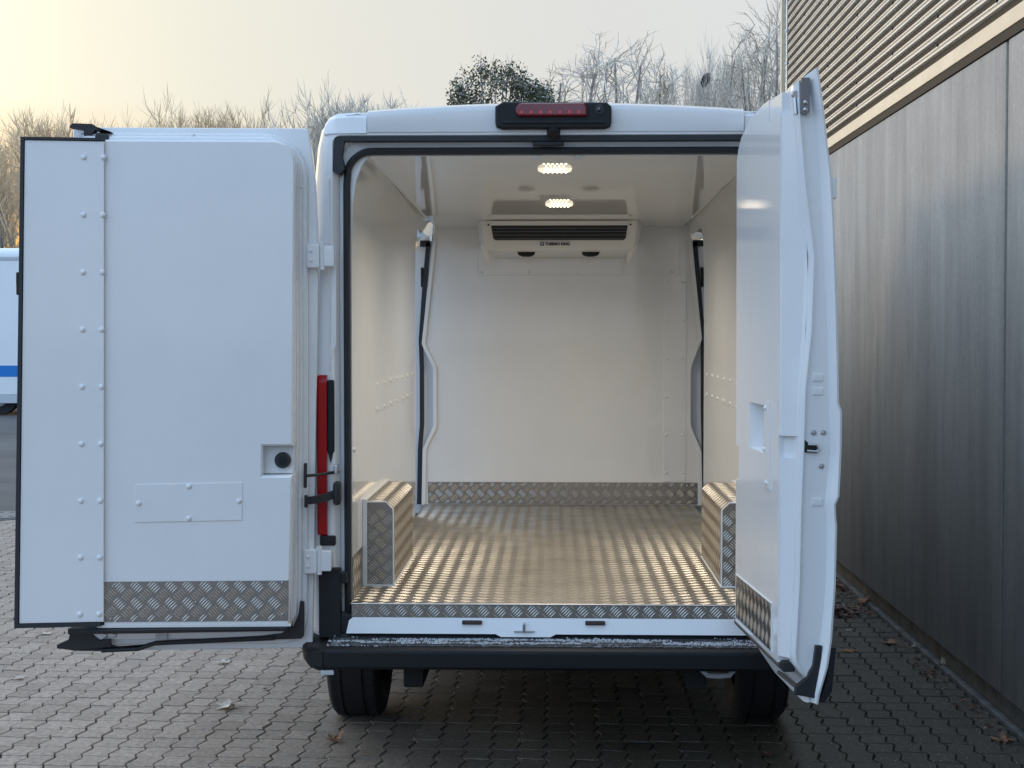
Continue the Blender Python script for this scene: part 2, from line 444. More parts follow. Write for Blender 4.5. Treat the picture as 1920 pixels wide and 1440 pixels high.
PX, PY = 0.110, 0.140                     # one cell of the zigzag-edged pavers; a double paver spans two cells in depth
def paver_outline(cells):
    w2, g_, A, B = PX / 2, 0.0021, 0.0110, 0.0052
    h2 = PY * cells / 2
    front = [(-w2 + g_, -h2 + g_), (-w2 / 2, -h2 + B + g_), (w2 / 2, -h2 - B + g_), (w2 - g_, -h2 + g_)]
    right, left = [], []
    for c_ in range(cells):
        y0 = -h2 + c_ * PY
        right += [(w2 - A - g_, y0 + PY * 0.22), (w2 + A - g_, y0 + PY * 0.80)]
        left += [(-w2 - A + g_, y0 + PY * 0.22), (-w2 + A + g_, y0 + PY * 0.80)]
    back = [(w2 - g_, h2 - g_), (w2 / 2, h2 - B - g_), (-w2 / 2, h2 + B - g_), (-w2 + g_, h2 - g_)]
    return front + right + back + left[::-1]
OUTLINES = {c_: paver_outline(c_) for c_ in (1, 2)}
INNER = {c_: offset_poly(OUTLINES[c_], 0.0026) for c_ in (1, 2)}
def paver_into(bm, cells, cx, cy, dz, rz, tx, ty):
    c, s = math.cos(rz), math.sin(rz)
    def P(a, b, z):
        return bm.verts.new((cx + a * c - b * s, cy + a * s + b * c, z + dz + a * tx + b * ty))
    top = [P(a, b, 0.0) for a, b in INNER[cells]]; low = [P(a, b, -0.009) for a, b in OUTLINES[cells]]
    bm.faces.new(top)
    n = len(top)
    for i in range(n): bm.faces.new((low[i], low[(i + 1) % n], top[(i + 1) % n], top[i]))
shared = {1: [], 2: []}
for c_ in (1, 2):
    for k in range(5):
        bm = bmesh.new(); paver_into(bm, c_, 0, 0, 0, 0, 0, 0)
        for vv in bm.verts: vv.co.x += random.uniform(-.0011, .0011); vv.co.y += random.uniform(-.0011, .0011)
        bmesh.ops.recalc_face_normals(bm, faces=bm.faces)
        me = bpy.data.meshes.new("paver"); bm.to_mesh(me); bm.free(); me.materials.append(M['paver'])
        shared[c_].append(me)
spots = []
fwv = Vector((-math.sin(YAW) * math.cos(PITCH), math.cos(YAW) * math.cos(PITCH), -math.sin(PITCH)))
rtv = Vector((math.cos(YAW), math.sin(YAW), 0)); upv = rtv.cross(fwv)
for ix in range(int(-8.8 / PX), int(1.90 / PX) + 1):
    x = ix * PX + 0.02
    y = -8.9
    while y < 8.33:
        cells = 2 if (x > -1.1 and y < 2 and random.random() < 0.22) else 1
        yc = y + PY * cells / 2
        d = Vector((x, yc, 0)) - cam.location
        k = d.dot(fwv)
        vis = k > 0.5 and abs(d.dot(rtv) / k) < 0.335 and abs(d.dot(upv) / k) < 0.252
        if yc > 0.9 and -0.95 < x < 0.98: vis = False
        spots.append((0 if vis else 1, d.length, x, yc, cells))
        y += PY * cells
spots.sort()
bmf = bmesh.new()
for i, (hid, dist, x, y, cells) in enumerate(spots):
    dz = random.gauss(0, 0.0011); rz = random.gauss(0, 0.007)
    tx, ty = random.gauss(0, 0.008), random.gauss(0, 0.008)
    x += random.gauss(0, 0.0008); y += random.gauss(0, 0.0008)
    if i < 300:
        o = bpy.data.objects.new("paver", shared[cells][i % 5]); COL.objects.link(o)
        o.parent = paving; o.location = (x, y, dz)
        o.rotation_euler = (ty, -tx, rz)
    else:
        paver_into(bmf, cells, x, y, dz, rz, tx, ty)
me = bpy.data.meshes.new("paver_field"); bmf.to_mesh(me); bmf.free()
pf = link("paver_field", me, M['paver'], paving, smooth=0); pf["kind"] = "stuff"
bm = bmesh.new(); box(bm, -9, 1.94, 8.43, 8.46, -0.2, -0.003)
tag(obj("kerb_line", bm, M['joint']), kind='structure')

# manhole cover
bm = bmesh.new(); disc(bm, (0, 0, -0.02), (0, 0, 1), 0.33, 0.03, 32)
mh = empty("manhole_cover", (-5.13, 8.15, 0.0))
tag(mh, "round iron manhole cover flush with the grey paving beside the edge of the asphalt", "manhole cover")
obj("rim", bm, M['plinth'], mh)
bm = bmesh.new(); disc(bm, (0, 0, 0.010), (0, 0, 1), 0.27, 0.008, 32)
for k in range(10):
    a = 2 * math.pi * k / 10; dome(bm, (0.17 * math.cos(a), 0.17 * math.sin(a), 0.018), (0, 0, 1), 0.03, 0.01, 8)
obj("cover", bm, M['iron'], mh)

# ================================================================== INDUSTRIAL BUILDING
WX = 1.96
bld = empty("industrial_building", (WX, 0, 0))
tag(bld, "industrial hall of grey concrete panels under pale horizontal metal slats", "building")
bm = bmesh.new(); box(bm, 0.09, 11, -12, 7.30, 0, 7.4); obj("core", bm, M['backing'], bld, smooth=0)
bm = bmesh.new(); box(bm, 0.035, 0.085, -12, 7.36, -0.05, 0.125, 0.008); obj("plinth", bm, M['plinth'], bld)
bm = bmesh.new(); box(bm, -0.01, 0.034, -12, 7.36, -0.05, 0.02, 0.006); obj("kerb_strip", bm, M['plinth'], bld)
ys = [-11.9, -5.52, 0.87, 7.26]
for k in range(3):
    bm = bmesh.new(); box(bm, 0.0, 0.12, ys[k] + 0.019, ys[k + 1] - 0.019, 0.117, 2.972, 0.006)
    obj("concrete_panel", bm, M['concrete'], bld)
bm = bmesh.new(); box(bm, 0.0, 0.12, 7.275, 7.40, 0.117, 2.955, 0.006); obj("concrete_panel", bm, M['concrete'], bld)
for k in (1, 2, 3):
    bm = bmesh.new(); box(bm, 0.035, 0.07, ys[k] - 0.0185, ys[k] + 0.0185, 0.12, 2.95); obj("joint_sealant", bm, M['rubber'], bld)
bm = bmesh.new(); box(bm, -0.006, 0.09, -12, 7.36, 2.975, 3.017); obj("shade_strip", bm, M['backing'], bld)  # solid dark strip, its colour standing in for shade under the trim
bm = bmesh.new(); box(bm, -0.012, 0.05, -12, 7.40, 3.018, 3.090, 0.004); obj("base_trim", bm, M['trim'], bld)
bm = bmesh.new(); box(bm, 0.021, 0.088, -12, 7.36, 3.0905, 7.3); obj("backing_sheet", bm, M['backing'], bld, smooth=0)
# slat: omega profile with a groove, long along y, with dark screws
prof = [(0.022, -0.0175), (0.007, -0.0165), (0.003, -0.0150), (0.003, -0.0075), (0.0125, -0.0045), (0.0125, 0.0045), (0.003, 0.0075), (0.003, 0.0150), (0.007, 0.0165), (0.022, 0.0175)]
slat_meshes = []
for screws in (True, False):
    bm = bmesh.new()
    prism(bm, prof, -12, 7.36, lambda a, b, d: (a, d, b))
    if screws:
        for yy in [1.04 + 1.06 * k for k in range(-12, 6)]:
            q = bmesh.new(); disc(q, (0.006, yy, 0.0185), (-1, 0, 0), 0.008, 0.012, 8); merge(bm, q)
    o = obj("slat", bm, M['slat'], bld, smooth=20)
    me = o.data; me.materials.append(M['plastic'])
    for i, p in enumerate(me.polygons):
        if i >= len(prof) + 2: p.material_index = 1
    slat_meshes.append(o)
for k in range(57):
    if k < 2: o = slat_meshes[k]
    else: o = slat_meshes[k % 2].copy(); COL.objects.link(o)
    o.location = (0, 0, 3.160 + 0.073 * k)
bm = bmesh.new(); box(bm, -0.03, 0.09, 7.362, 7.43, 3.09, 7.4, 0.004); obj("corner_trim", bm, M['trim'], bld)
bm = bmesh.new(); tube(bm, [(-0.05, 6.92, 3.0), (-0.05, 6.92, 7.3)], 0.007, 6)
for k in range(16): disc(bm, (-0.05, 6.92, 3.1 + 0.27 * k), (0, 0, 1), 0.018, 0.02, 8)
obj("conductor_rod", bm, M['steel'], bld)
bm = bmesh.new(); box(bm, -0.06, 11, -12, 7.46, 7.4, 7.55, 0.01); obj("parapet", bm, M['trim'], bld)

# ================================================================== VAN
van = empty("delivery_van", (0, 0, 0))
tag(van, "white refrigerated panel van with both rear doors open on its lit cargo bay", "van")

def sect(z, inset=0.0):
    """half width of the body outside at height z"""
    tab = [(0.42, 0.955), (0.6, 0.985), (0.95, 1.003), (1.5, 0.998), (2.0, 0.968), (2.3, 0.942), (2.42, 0.930), (2.49, 0.915), (2.53, 0.885), (2.552, 0.80)]
    for (a, x), (b, y) in zip(tab, tab[1:]):
        if z <= b: return x + (y - x) * max(0, (z - a)) / (b - a) - inset
    return tab[-1][1] - inset
ZS = [0.42, 0.6, 0.95, 1.2, 1.5, 1.8, 2.0, 2.15, 2.3, 2.42, 2.46, 2.49, 2.51, 2.53, 2.543, 2.548]
def side_strip(bm, zs, ys_in, sgn):
    rows = []
    for (y, ins) in ys_in:
        rows.append([bm.verts.new((sgn * sect(z, ins), y, z)) for z in zs])
    for a, b in zip(rows, rows[1:]):
        for i in range(len(zs) - 1): bm.faces.new((a[i], b[i], b[i + 1], a[i + 1]))
rear_y = [(0.0, 0.075), (0.012, 0.052), (0.04, 0.026), (0.09, 0.008), (0.16, 0.0), (1.4, 0), (2.45, 0)]
bm = bmesh.new()
for s in (-1, 1):
    side_strip(bm, ZS, rear_y, s)
    zu = [z for z in ZS if z >= 2.3]
    side_strip(bm, zu, [(2.45, 0), (3.46, 0)], s)
    side_strip(bm, [0.42, 0.5, 0.6], [(2.45, 0), (3.46, 0)], s)
    side_strip(bm, ZS, [(3.46, 0), (3.9, 0.0)], s)
    side_strip(bm, [z for z in ZS if z <= 1.5], [(3.9, 0), (5.4, 0.03)], s)
    side_strip(bm, zu, [(3.9, 0), (4.6, 0.10)], s)
# roof skin
def roofz(x): return 2.548 + 0.034 * (1 - (x / 0.8) ** 2)
xs = [-0.8 + 0.1 * k for k in range(17)]
rows = []
for y, dz in ((0.0, -0.010), (0.02, -0.003), (0.06, 0.0), (1.5, 0.0), (3.9, 0.0), (4.6, -0.06)):
    rows.append([bm.verts.new((x, y, roofz(x) + dz)) for x in xs])
for a, b in zip(rows, rows[1:]):
    for i in range(16): bm.faces.new((a[i], a[i + 1], b[i + 1], b[i]))
# nose: bonnet and front, plain
def quad(bm, *p): bm.faces.new([bm.verts.new(q) for q in p])
quad(bm, (-0.97, 5.4, 1.5), (0.97, 5.4, 1.5), (0.85, 5.95, 1.15), (-0.85, 5.95, 1.15))
quad(bm, (-0.85, 5.95, 1.15), (0.85, 5.95, 1.15), (0.85, 6.02, 0.35), (-0.85, 6.02, 0.35))
for s in (-1, 1):
    quad(bm, (s * 0.97, 5.4, 1.5), (s * 0.85, 5.95, 1.15), (s * 0.85, 6.02, 0.35), (s * 0.93, 5.4, 0.42))
body = obj("body_shell", bm, M['paint'], van)
bm = bmesh.new(); quad(bm, (-0.82, 4.6, 2.46), (0.82, 4.6, 2.46), (0.95, 5.4, 1.5), (-0.95, 5.4, 1.5)); obj("windscreen", bm, M['glass'], van)
for s in (-1, 1):
    bm = bmesh.new(); quad(bm, (s * 0.985, 3.92, 1.5), (s * 0.95, 5.35, 1.5), (s * 0.835, 4.6, 2.4), (s * 0.925, 3.92, 2.3)); obj("side_window", bm, M['glass'], van)

# rear frame: outer flange at y=0, rebate, inner jamb
def ring(bm, outer, inner, yo, yi):
    n = len(outer)
    a = [bm.verts.new((x, yo, z)) for x, z in outer]; b = [bm.verts.new((x, yi, z)) for x, z in inner]
    for i in range(n):
        j = (i + 1) % n; bm.faces.new((a[i], a[j], b[j], b[i]))
def resample(pts, n=96, start=None):
    P = [Vector(p) for p in pts] + [Vector(pts[0])]
    L = [0]
    for a, b in zip(P, P[1:]): L.append(L[-1] + (b - a).length)
    out = []
    for k in range(n):
        t = L[-1] * k / n
        i = max(j for j in range(len(L) - 1) if L[j] <= t)
        f = (t - L[i]) / (L[i + 1] - L[i]); out.append(tuple(P[i].lerp(P[i + 1], f)))
    return out
def by_angle(pts, n=160, c=(0, 1.55)):
    """resample an outline at common polar angles so rings pair up; includes extra samples at the corners"""
    out = []
    P = pts + [pts[0]]
    for t in ANG:
        dx, dz = math.cos(t), math.sin(t); best = None
        for (x0, z0), (x1, z1) in zip(P, P[1:]):
            ex, ez = x1 - x0, z1 - z0; den = dx * ez - dz * ex
            if abs(den) < 1e-9: continue
            u = ((x0 - c[0]) * ez - (z0 - c[1]) * ex) / den
            q = ((x0 - c[0]) * dz - (z0 - c[1]) * dx) / den
            if u > 0 and -1e-6 <= q <= 1 + 1e-6 and (best is None or u > best): best = u
        out.append((c[0] + dx * best, c[1] + dz * best))
    return out
ANG = sorted([2 * math.pi * k / 120 for k in range(120)] + [math.atan2(sz * (0.9 + 0.012 * k), sx * 0.83) % (2 * math.pi) for sx in (-1, 1) for sz in (-1, 1) for k in range(-7, 8)])
zsf = [z for z in ZS if z >= 0.5]
outl = [(-sect(z, 0.075), z) for z in zsf]
outl += [(x, roofz(x) - 0.010) for x in [-0.72, -0.5, -0.25, 0, 0.25, 0.5, 0.72]]
outl += [(sect(z, 0.075), z) for z in reversed(zsf)]
OUT = by_angle([(x, z) for x, z in outl])
FL = by_angle(rrect(-0.852, 0.852, 0.53, 2.462, (0.02, 0.02, 0.03, 0.03)))
FL2 = by_angle(rrect(-0.842, 0.842, 0.54, 2.452, (0.02, 0.02, 0.04, 0.04)))
CH = by_angle(rrect(-0.832, 0.832, 0.55, 2.440, (0.02, 0.02, 0.08, 0.08)))
JB = by_angle(rrect(-0.812, 0.812, 0.58, 2.418, (0.03, 0.03, 0.10, 0.10)))
OP = by_angle(rrect(-0.792, 0.792, 0.60, 2.398, (0.03, 0.03, 0.10, 0.10)))
bm = bmesh.new()
ring(bm, OUT, FL, 0.0, -0.006); ring(bm, FL, FL2, -0.006, 0.012); ring(bm, FL2, CH, 0.012, 0.03); ring(bm, CH, JB, 0.05, 0.052)
ring(bm, CH, CH, 0.03, 0.05); ring(bm, JB, OP, 0.052, 0.050); ring(bm, OP, OP, 0.05, 0.12)
obj("rear_frame", bm, M['paint'], van)
bm = bmesh.new()
pts = [(x, 0.040, z) for x, z in by_angle(rrect(-0.803, 0.803, 0.60, 2.405, (0.02, 0.02, 0.10, 0.10)))]
tube(bm, pts, 0.0145, 8, closed=True)
obj("door_seal", bm, M['rubber'], van)
bm = bmesh.new(); box(bm, -0.846, 0.846, -0.004, 0.035, 2.437, 2.459, 0.004)
for s in (-1, 1):
    prism(bm, [(s * 0.846, 2.44), (s * 0.806, 2.44), (s * 0.816, 2.385), (s * 0.806, 2.335), (s * 0.822, 2.312), (s * 0.851, 2.325)], -0.005, 0.036, lambda a, b, d: (a, d, b))
obj("weather_strip", bm, M['rubber'], van)
# roof end panel and corner caps
bm = bmesh.new()
def end_panel(x0, x1, yf, zlow, top, n=16):
    rows = []
    for k in range(n + 1):
        x = x0 + (x1 - x0) * k / n; zt = roofz(x) + top
        rows.append([bm.verts.new(p) for p in ((x, yf + 0.004, zlow), (x, yf - 0.014, zlow + 0.004), (x, yf - 0.016, zlow + 0.012), (x, yf - 0.026, zt - 0.034), (x, yf - 0.018, zt - 0.012), (x, yf + 0.02, zt), (x, yf + 0.11, zt + 0.002), (x, yf + 0.11, zt - 0.02))])
    for a, b in zip(rows, rows[1:]):
        for i in range(7): bm.faces.new((a[i], b[i], b[i + 1], a[i + 1]))
    bm.faces.new(rows[0]); bm.faces.new(rows[-1][::-1])
end_panel(-0.716, 0.716, 0.0, 2.468, 0.004)
obj("roof_end_panel", bm, M['paint'], van)
for s in (-1, 1):
    bm = bmesh.new(); P = []
    for (x, zt, yf) in ((0.720, 2.548, -0.008), (0.78, 2.549, -0.008), (0.835, 2.545, -0.006), (0.866, 2.532, 0.004), (0.886, 2.508, 0.02)):
        P.append([bm.verts.new(p) for p in ((s * x, yf + 0.01, 2.463), (s * x, yf - 0.006, 2.468), (s * x, yf, zt - 0.02), (s * x, yf + 0.02, zt), (s * x, yf + 0.10, zt + 0.008))])
    for a, b in zip(P, P[1:]):
        for i in range(4): bm.faces.new((a[i], b[i], b[i + 1], a[i + 1]))
    obj("corner_cap", bm, M['paint'], van)

# high brake light with reversing camera
bm = bmesh.new()
pt = [(-0.226, 2.500), (-0.222, 2.486), (-0.20, 2.478), (0.188, 2.478), (0.210, 2.486), (0.214, 2.500), (0.214, 2.560), (0.196, 2.576), (-0.196, 2.580), (-0.226, 2.562)]
prism(bm, pt, 0.02, -0.060, lambda a, b, d: (a, d, b), 0.010, 0.012)
box(bm, -0.20, 0.19, -0.066, -0.03, 2.495, 2.507, 0.003)
disc(bm, (-0.005, -0.03, 2.480), (0, -0.6, -0.8), 0.026, 0.03, 14)
bl = obj("brake_light", bm, M['plastic'], van)
bm = bmesh.new(); prism(bm, rrect(-0.150, 0.122, 2.521, 2.572, (0.02, 0.008, 0.02, 0.024), 5), -0.05, -0.074, lambda a, b, d: (a, d, b), 0.008, 0.008)
obj("lens", bm, M['brakelens'], bl)
bm = bmesh.new()
for k in range(7):
    disc(bm, (-0.125 + 0.036 * k, -0.0735, 2.537), (0, -1, 0), 0.006, 0.002, 8)
obj("reflector_dots", bm, mat("bright_red", (0.75, 0.05, 0.05), 0.25), bl)["kind"] = "stuff"
bm = bmesh.new(); disc(bm, (0.168, -0.055, 2.547), (0, -1, 0), 0.020, 0.010, 16); obj("camera_ring", bm, M['rubber'], bl)
bm = bmesh.new(); dome(bm, (0.168, -0.064, 2.547), (0, -1, 0), 0.011, 0.005, 12); obj("camera_lens", bm, M['lenscam'], bl)

# sill, striker, pads
bm = bmesh.new()
pts = [(-0.80, 0.552), (-0.225, 0.552), (-0.205, 0.541), (-0.015, 0.541), (0.005, 0.552), (0.80, 0.552), (0.79, 0.600), (0.775, 0.612), (-0.775, 0.612), (-0.79, 0.600)]
prism(bm, pts, 0.05, -0.034, lambda a, b, d: (a, d - (0.012 if b < 0.575 else 0), b))
box(bm, -0.776, 0.776, -0.030, 0.02, 0.6005, 0.6125, 0.004)
sill = obj("sill_panel", bm, M['paint'], van)
for x in (-0.316, 0.156):
    bm = bmesh.new(); box(bm, x - 0.038, x + 0.038, -0.050, -0.03, 0.588, 0.603, 0.003); obj("stop_pad", bm, M['brownpad'], sill)
bm = bmesh.new(); tube(bm, [(-0.116, -0.040, 0.562), (-0.116, -0.062, 0.564), (-0.116, -0.064, 0.590), (-0.116, -0.04, 0.592)], 0.005, 8)
box(bm, -0.155, -0.077, -0.052, -0.045, 0.560, 0.566, 0.001)
obj("latch_striker", bm, M['steel'], sill)

# bumper with step
bm = bmesh.new()
pr = [(-0.018, 0.553), (-0.030, 0.532), (-0.165, 0.522), (-0.178, 0.515), (-0.184, 0.50), (-0.180, 0.452), (-0.168, 0.440), (-0.05, 0.425), (0.05, 0.42), (0.05, 0.553)]
prism(bm, pr, -0.868, 0.868, lambda a, b, d: (d, a, b))
bump = obj("bumper", bm, M['plastic'], van)
bm = bmesh.new()
for k in range(5): box(bm, -0.85, 0.85, -0.150 + 0.024 * k, -0.138 + 0.024 * k, 0.5225, 0.5285 + 0.0018 * k, 0.0015, 1)
obj("step_rib", bm, M['frosted'], bump)["kind"] = "stuff"
for s in (-1, 1):
    bm = bmesh.new(); rows = []
    for (x, y, zl, zt) in ((0.871, -0.181, 0.434, 0.521), (0.90, -0.176, 0.434, 0.519), (0.932, -0.155, 0.440, 0.518), (0.955, -0.11, 0.452, 0.517), (0.968, -0.05, 0.470, 0.52), (0.985, 0.06, 0.47, 0.56), (0.998, 0.42, 0.44, 0.62)):
        rows.append([bm.verts.new(p) for p in ((s * 0.85, max(y, -0.03) + 0.02, zt + 0.005), (s * (x - 0.012), y + 0.012, zt), (s * x, y, zt - 0.012), (s * x, y, zl + 0.018), (s * (x - 0.012), y + 0.012, zl), (s * 0.85, max(y, -0.03) + 0.03, zl))])
    for a, b in zip(rows, rows[1:]):
        for i in range(5): bm.faces.new((a[i], b[i], b[i + 1], a[i + 1]))
    bm.faces.new(rows[0])
    obj("bumper_corner", bm, M['plastic'], van)
    bm = bmesh.new(); box(bm, min(s * 0.822, s * 0.908), max(s * 0.822, s * 0.908), -0.030, 0.005, 0.53, 0.80, 0.006)
    for zz in (0.60, 0.76): box(bm, min(s * 0.80, s * 0.825), max(s * 0.80, s * 0.825), -0.022, 0.04, zz - 0.02, zz + 0.02, 0.004)
    box(bm, min(s * 0.775, s * 0.825), max(s * 0.775, s * 0.825), -0.028, 0.045, 0.545, 0.625, 0.010)
    obj("pillar_cover", bm, M['plastic'], van)

# tail lights
for s in (-1, 1):
    bm = bmesh.new()
    prof = rrect(-0.026, 0.11, 0.925, 1.545, (0.012, 0.01, 0.05, 0.03), 5)
    prism(bm, prof, 0.875 * s, 0.914 * s, lambda a, b, d: (d, a, b), 0.012, 0.010)
    tl = obj("tail_light", bm, M['red'], van)
    bm = bmesh.new(); box(bm, min(s * 0.848, s * 0.874), max(s * 0.848, s * 0.874), -0.018, 0.02, 1.245, 1.525, 0.006)
    prism(bm, [(s * 0.872, 1.245), (s * 0.852, 1.245), (s * 0.862, 1.205)], -0.014, 0.01, lambda a, b, d: (a, d, b))
    obj("lamp_housing", bm, M['plastic'], tl)
    bm = bmesh.new(); box(bm, min(s * 0.845, s * 0.905), max(s * 0.845, s * 0.905), -0.02, 0.02, 0.885, 0.924, 0.006); obj("lamp_foot", bm, M['plastic'], tl)
    # pressed ribs of the pillar
    bm = bmesh.new()
    for (xa, xb) in ((0.862, 0.870), ):
        box(bm, min(s * xa, s * xb), max(s * xa, s * xb), -0.012, 0.004, 1.56, 2.30, 0.004)
    prism(bm, [(s * 0.838, 2.02), (s * 0.852, 2.02), (s * 0.852, 1.70), (s * 0.872, 1.62), (s * 0.872, 1.58), (s * 0.84, 1.66)], -0.009, 0.004, lambda a, b, d: (a, d, b))
    obj("pillar_pressing", bm, M['paint'], van)

# underside, wheels, tow eye
bm = bmesh.new(); box(bm, -0.62, 0.62, 0.03, 5.4, 0.40, 0.53); box(bm, -0.97, 0.97, 1.6, 5.3, 0.36, 0.43)
for s in (-1, 1):
    box(bm, s * 0.55 - 0.04, s * 0.55 + 0.04, 0.05, 5.2, 0.32, 0.45, 0.01)
box(bm, -0.70, 0.72, 0.88, 0.98, 0.28, 0.38, 0.03)
box(bm, -0.735, -0.60, 0.10, 0.22, 0.405, 0.45, 0.008); box(bm, -0.715, -0.66, 0.11, 0.17, 0.385, 0.42, 0.008)
obj("chassis", bm, M['dark'], van)
def make_wheel(cx, cy, s):
    R0, W = 0.345, 0.118
    bm = bmesh.new(); prof = [(-W * 0.80, 0.21), (-W * 0.97, 0.25), (-W, 0.285), (-W * 0.93, 0.322), (-W * 0.80, 0.338), (-W * 0.5, 0.344), (-0.052, 0.345), (-0.050, 0.336), (-0.042, 0.336), (-0.040, 0.345), (0.0, 0.345), (0.040, 0.345), (0.042, 0.336), (0.050, 0.336), (0.052, 0.345), (W * 0.5, 0.344), (W * 0.80, 0.338), (W * 0.93, 0.322), (W, 0.285), (W * 0.97, 0.25), (W * 0.80, 0.21)]
    n = 56; rings = []
    for k in range(n):
        t = 2 * math.pi * k / n; c_, s_ = math.cos(t), math.sin(t)
        rings.append([bm.verts.new((cx + a, cy + r * c_, R0 + r * s_)) for a, r in prof])
    for k in range(n):
        a, b = rings[k], rings[(k + 1) % n]
        for i in range(len(prof) - 1): bm.faces.new((a[i], a[i + 1], b[i + 1], b[i]))
    wh = obj("wheel", bm, M['tyre'], van)
    bm = bmesh.new(); disc(bm, (cx + s * 0.02, cy, R0), (s, 0, 0), 0.215, 0.06, 28)
    for k in range(5):
        t = 2 * math.pi * k / 5; disc(bm, (cx + s * 0.08, cy + 0.06 * math.cos(t), R0 + 0.06 * math.sin(t)), (s, 0, 0), 0.012, 0.015, 8)
    obj("rim", bm, M['greyw'], wh)
    bm = bmesh.new()                                     # tread sipes as shallow blocks along the shoulder
    for k in range(56):
        t = 2 * math.pi * (k + 0.5) / 56
        for sx in (-1, 1):
            c0 = Vector((cx + sx * 0.083, cy + 0.3425 * math.cos(t), R0 + 0.3425 * math.sin(t)))
            tv = Vector((0, -math.sin(t), math.cos(t))); nv = Vector((0, math.cos(t), math.sin(t)))
            q = [c0 + Vector((dx, 0, 0)) + tv * dt for dx, dt in ((-0.030 if sx > 0 else -0.006, -0.012), (0.006 if sx > 0 else 0.030, -0.012), (0.006 if sx > 0 else 0.030, 0.012), (-0.030 if sx > 0 else -0.006, 0.012))]
            lo = [bm.verts.new(p - nv * 0.006) for p in q]; hi = [bm.verts.new(p + nv * 0.0012 - Vector((sx * 0.0, 0, 0))) for p in q]
            bm.faces.new(hi)
            for i in range(4): bm.faces.new((lo[i], lo[(i + 1) % 4], hi[(i + 1) % 4], hi[i]))
    obj("tread_blocks", bm, M['tyre'], wh)["kind"] = "stuff"
for (x, y, s) in ((-0.865, 0.93, -1), (0.893, 0.93, 1), (-0.87, 4.9, -1), (0.89, 4.9, 1)): make_wheel(x, y, s)
bm = bmesh.new()
tube(bm, [(0.565, -0.03, 0.44), (0.567, -0.04, 0.415), (0.585, -0.045, 0.398), (0.625, -0.045, 0.395), (0.668, -0.045, 0.398), (0.686, -0.04, 0.415), (0.688, -0.03, 0.44)], 0.0105, 8)
obj("tow_eye", bm, mat("pale_grey_paint", (0.45, 0.46, 0.48), 0.5), van)
bm = bmesh.new(); box(bm, -0.88, -0.83, -0.172, -0.16, 0.418, 0.436, 0.003); obj("bumper_clip", bm, M['greyw'], van)

# ---------------------------------------------------------------- chequer plate
def plate_pieces(fn, aw, bh, th=0.002, pitch=0.0635, shift=(0.0, 0.0)):
    """returns (sheet, bars): fn(a,b,d)->xyz over a in 0..aw, b in 0..bh, d = height above the sheet"""
    sh = bmesh.new(); prism(sh, [(0, 0), (aw, 0), (aw, bh), (0, bh)], -th, 0, fn)
    V, F = [], []
    L, W, H, sp = 0.0195, 0.0023, 0.0014, 0.0092
    na, nb = int(aw / pitch) + 2, int(bh / pitch) + 2
    for i in range(-1, na):
        for j in range(-1, nb):
            for kind in (0, 1):
                ca = (i + 0.5 * kind) * pitch + shift[0]; cb = (j + 0.5 * kind) * pitch + shift[1]
                dx, dy = (0.7071, 0.7071) if kind == 0 else (0.7071, -0.7071)
                for k in range(-2, 3):
                    oa, ob = ca - dy * sp * k, cb + dx * sp * k
                    ll = L * (1.0 if abs(k) < 2 else 0.86)
                    lo, hi = -ll, ll
                    q = [(-ll, 0, 0), (-ll * 0.45, -W, 0), (ll * 0.45, -W, 0), (ll, 0, 0), (ll * 0.45, W, 0), (-ll * 0.45, W, 0), (-ll * 0.5, 0, H), (ll * 0.5, 0, H)]
                    pts = [(oa + t * dx - s_ * dy, ob + t * dy + s_ * dx, h) for t, s_, h in q]
                    if min(p[0] for p in pts) < 0.001 or max(p[0] for p in pts) > aw - 0.001 or min(p[1] for p in pts) < 0.001 or max(p[1] for p in pts) > bh - 0.001:
                        cx_, cy_ = oa, ob
                        if not (0.004 < oa < aw - 0.004 and 0.004 < ob < bh - 0.004): continue
                        pts = [(min(max(a, 0.0012), aw - 0.0012), min(max(b, 0.0012), bh - 0.0012), h) for a, b, h in pts]
                    n = len(V); V += [fn(a, b, h) for a, b, h in pts]
                    F += [(n, n + 1, n + 6), (n + 1, n + 2, n + 7, n + 6), (n + 2, n + 3, n + 7), (n + 3, n + 4, n + 7), (n + 4, n + 5, n + 6, n + 7), (n + 5, n, n + 6)]
    me = bpy.data.meshes.new("tread_bars"); me.from_pydata([tuple(p) for p in V], [], F)
    b_ = bmesh.new(); b_.from_mesh(me)
    return sh, b_, me
def plate(name, parent, fn, aw, bh, th=0.002, shift=(0, 0), bars_parent=None, ms='alusheet', mb='alu'):
    sh, b_, me = plate_pieces(fn, aw, bh, th, shift=shift)
    p = obj(name, sh, M[ms], parent, smooth=0)
    # make sure the bars' normals point away from the sheet
    nrm = (Vector(fn(0, 0, 1)) - Vector(fn(0, 0, 0))).normalized()
    for f in b_.faces:
        f.normal_update()
        if f.normal.dot(nrm) < 0: f.normal_flip()
    b_.to_mesh(me); b_.free()
    o = link("tread_bars", me, M[mb], p if bars_parent is None else bars_parent, smooth=0)
    o["kind"] = "stuff"
    return p

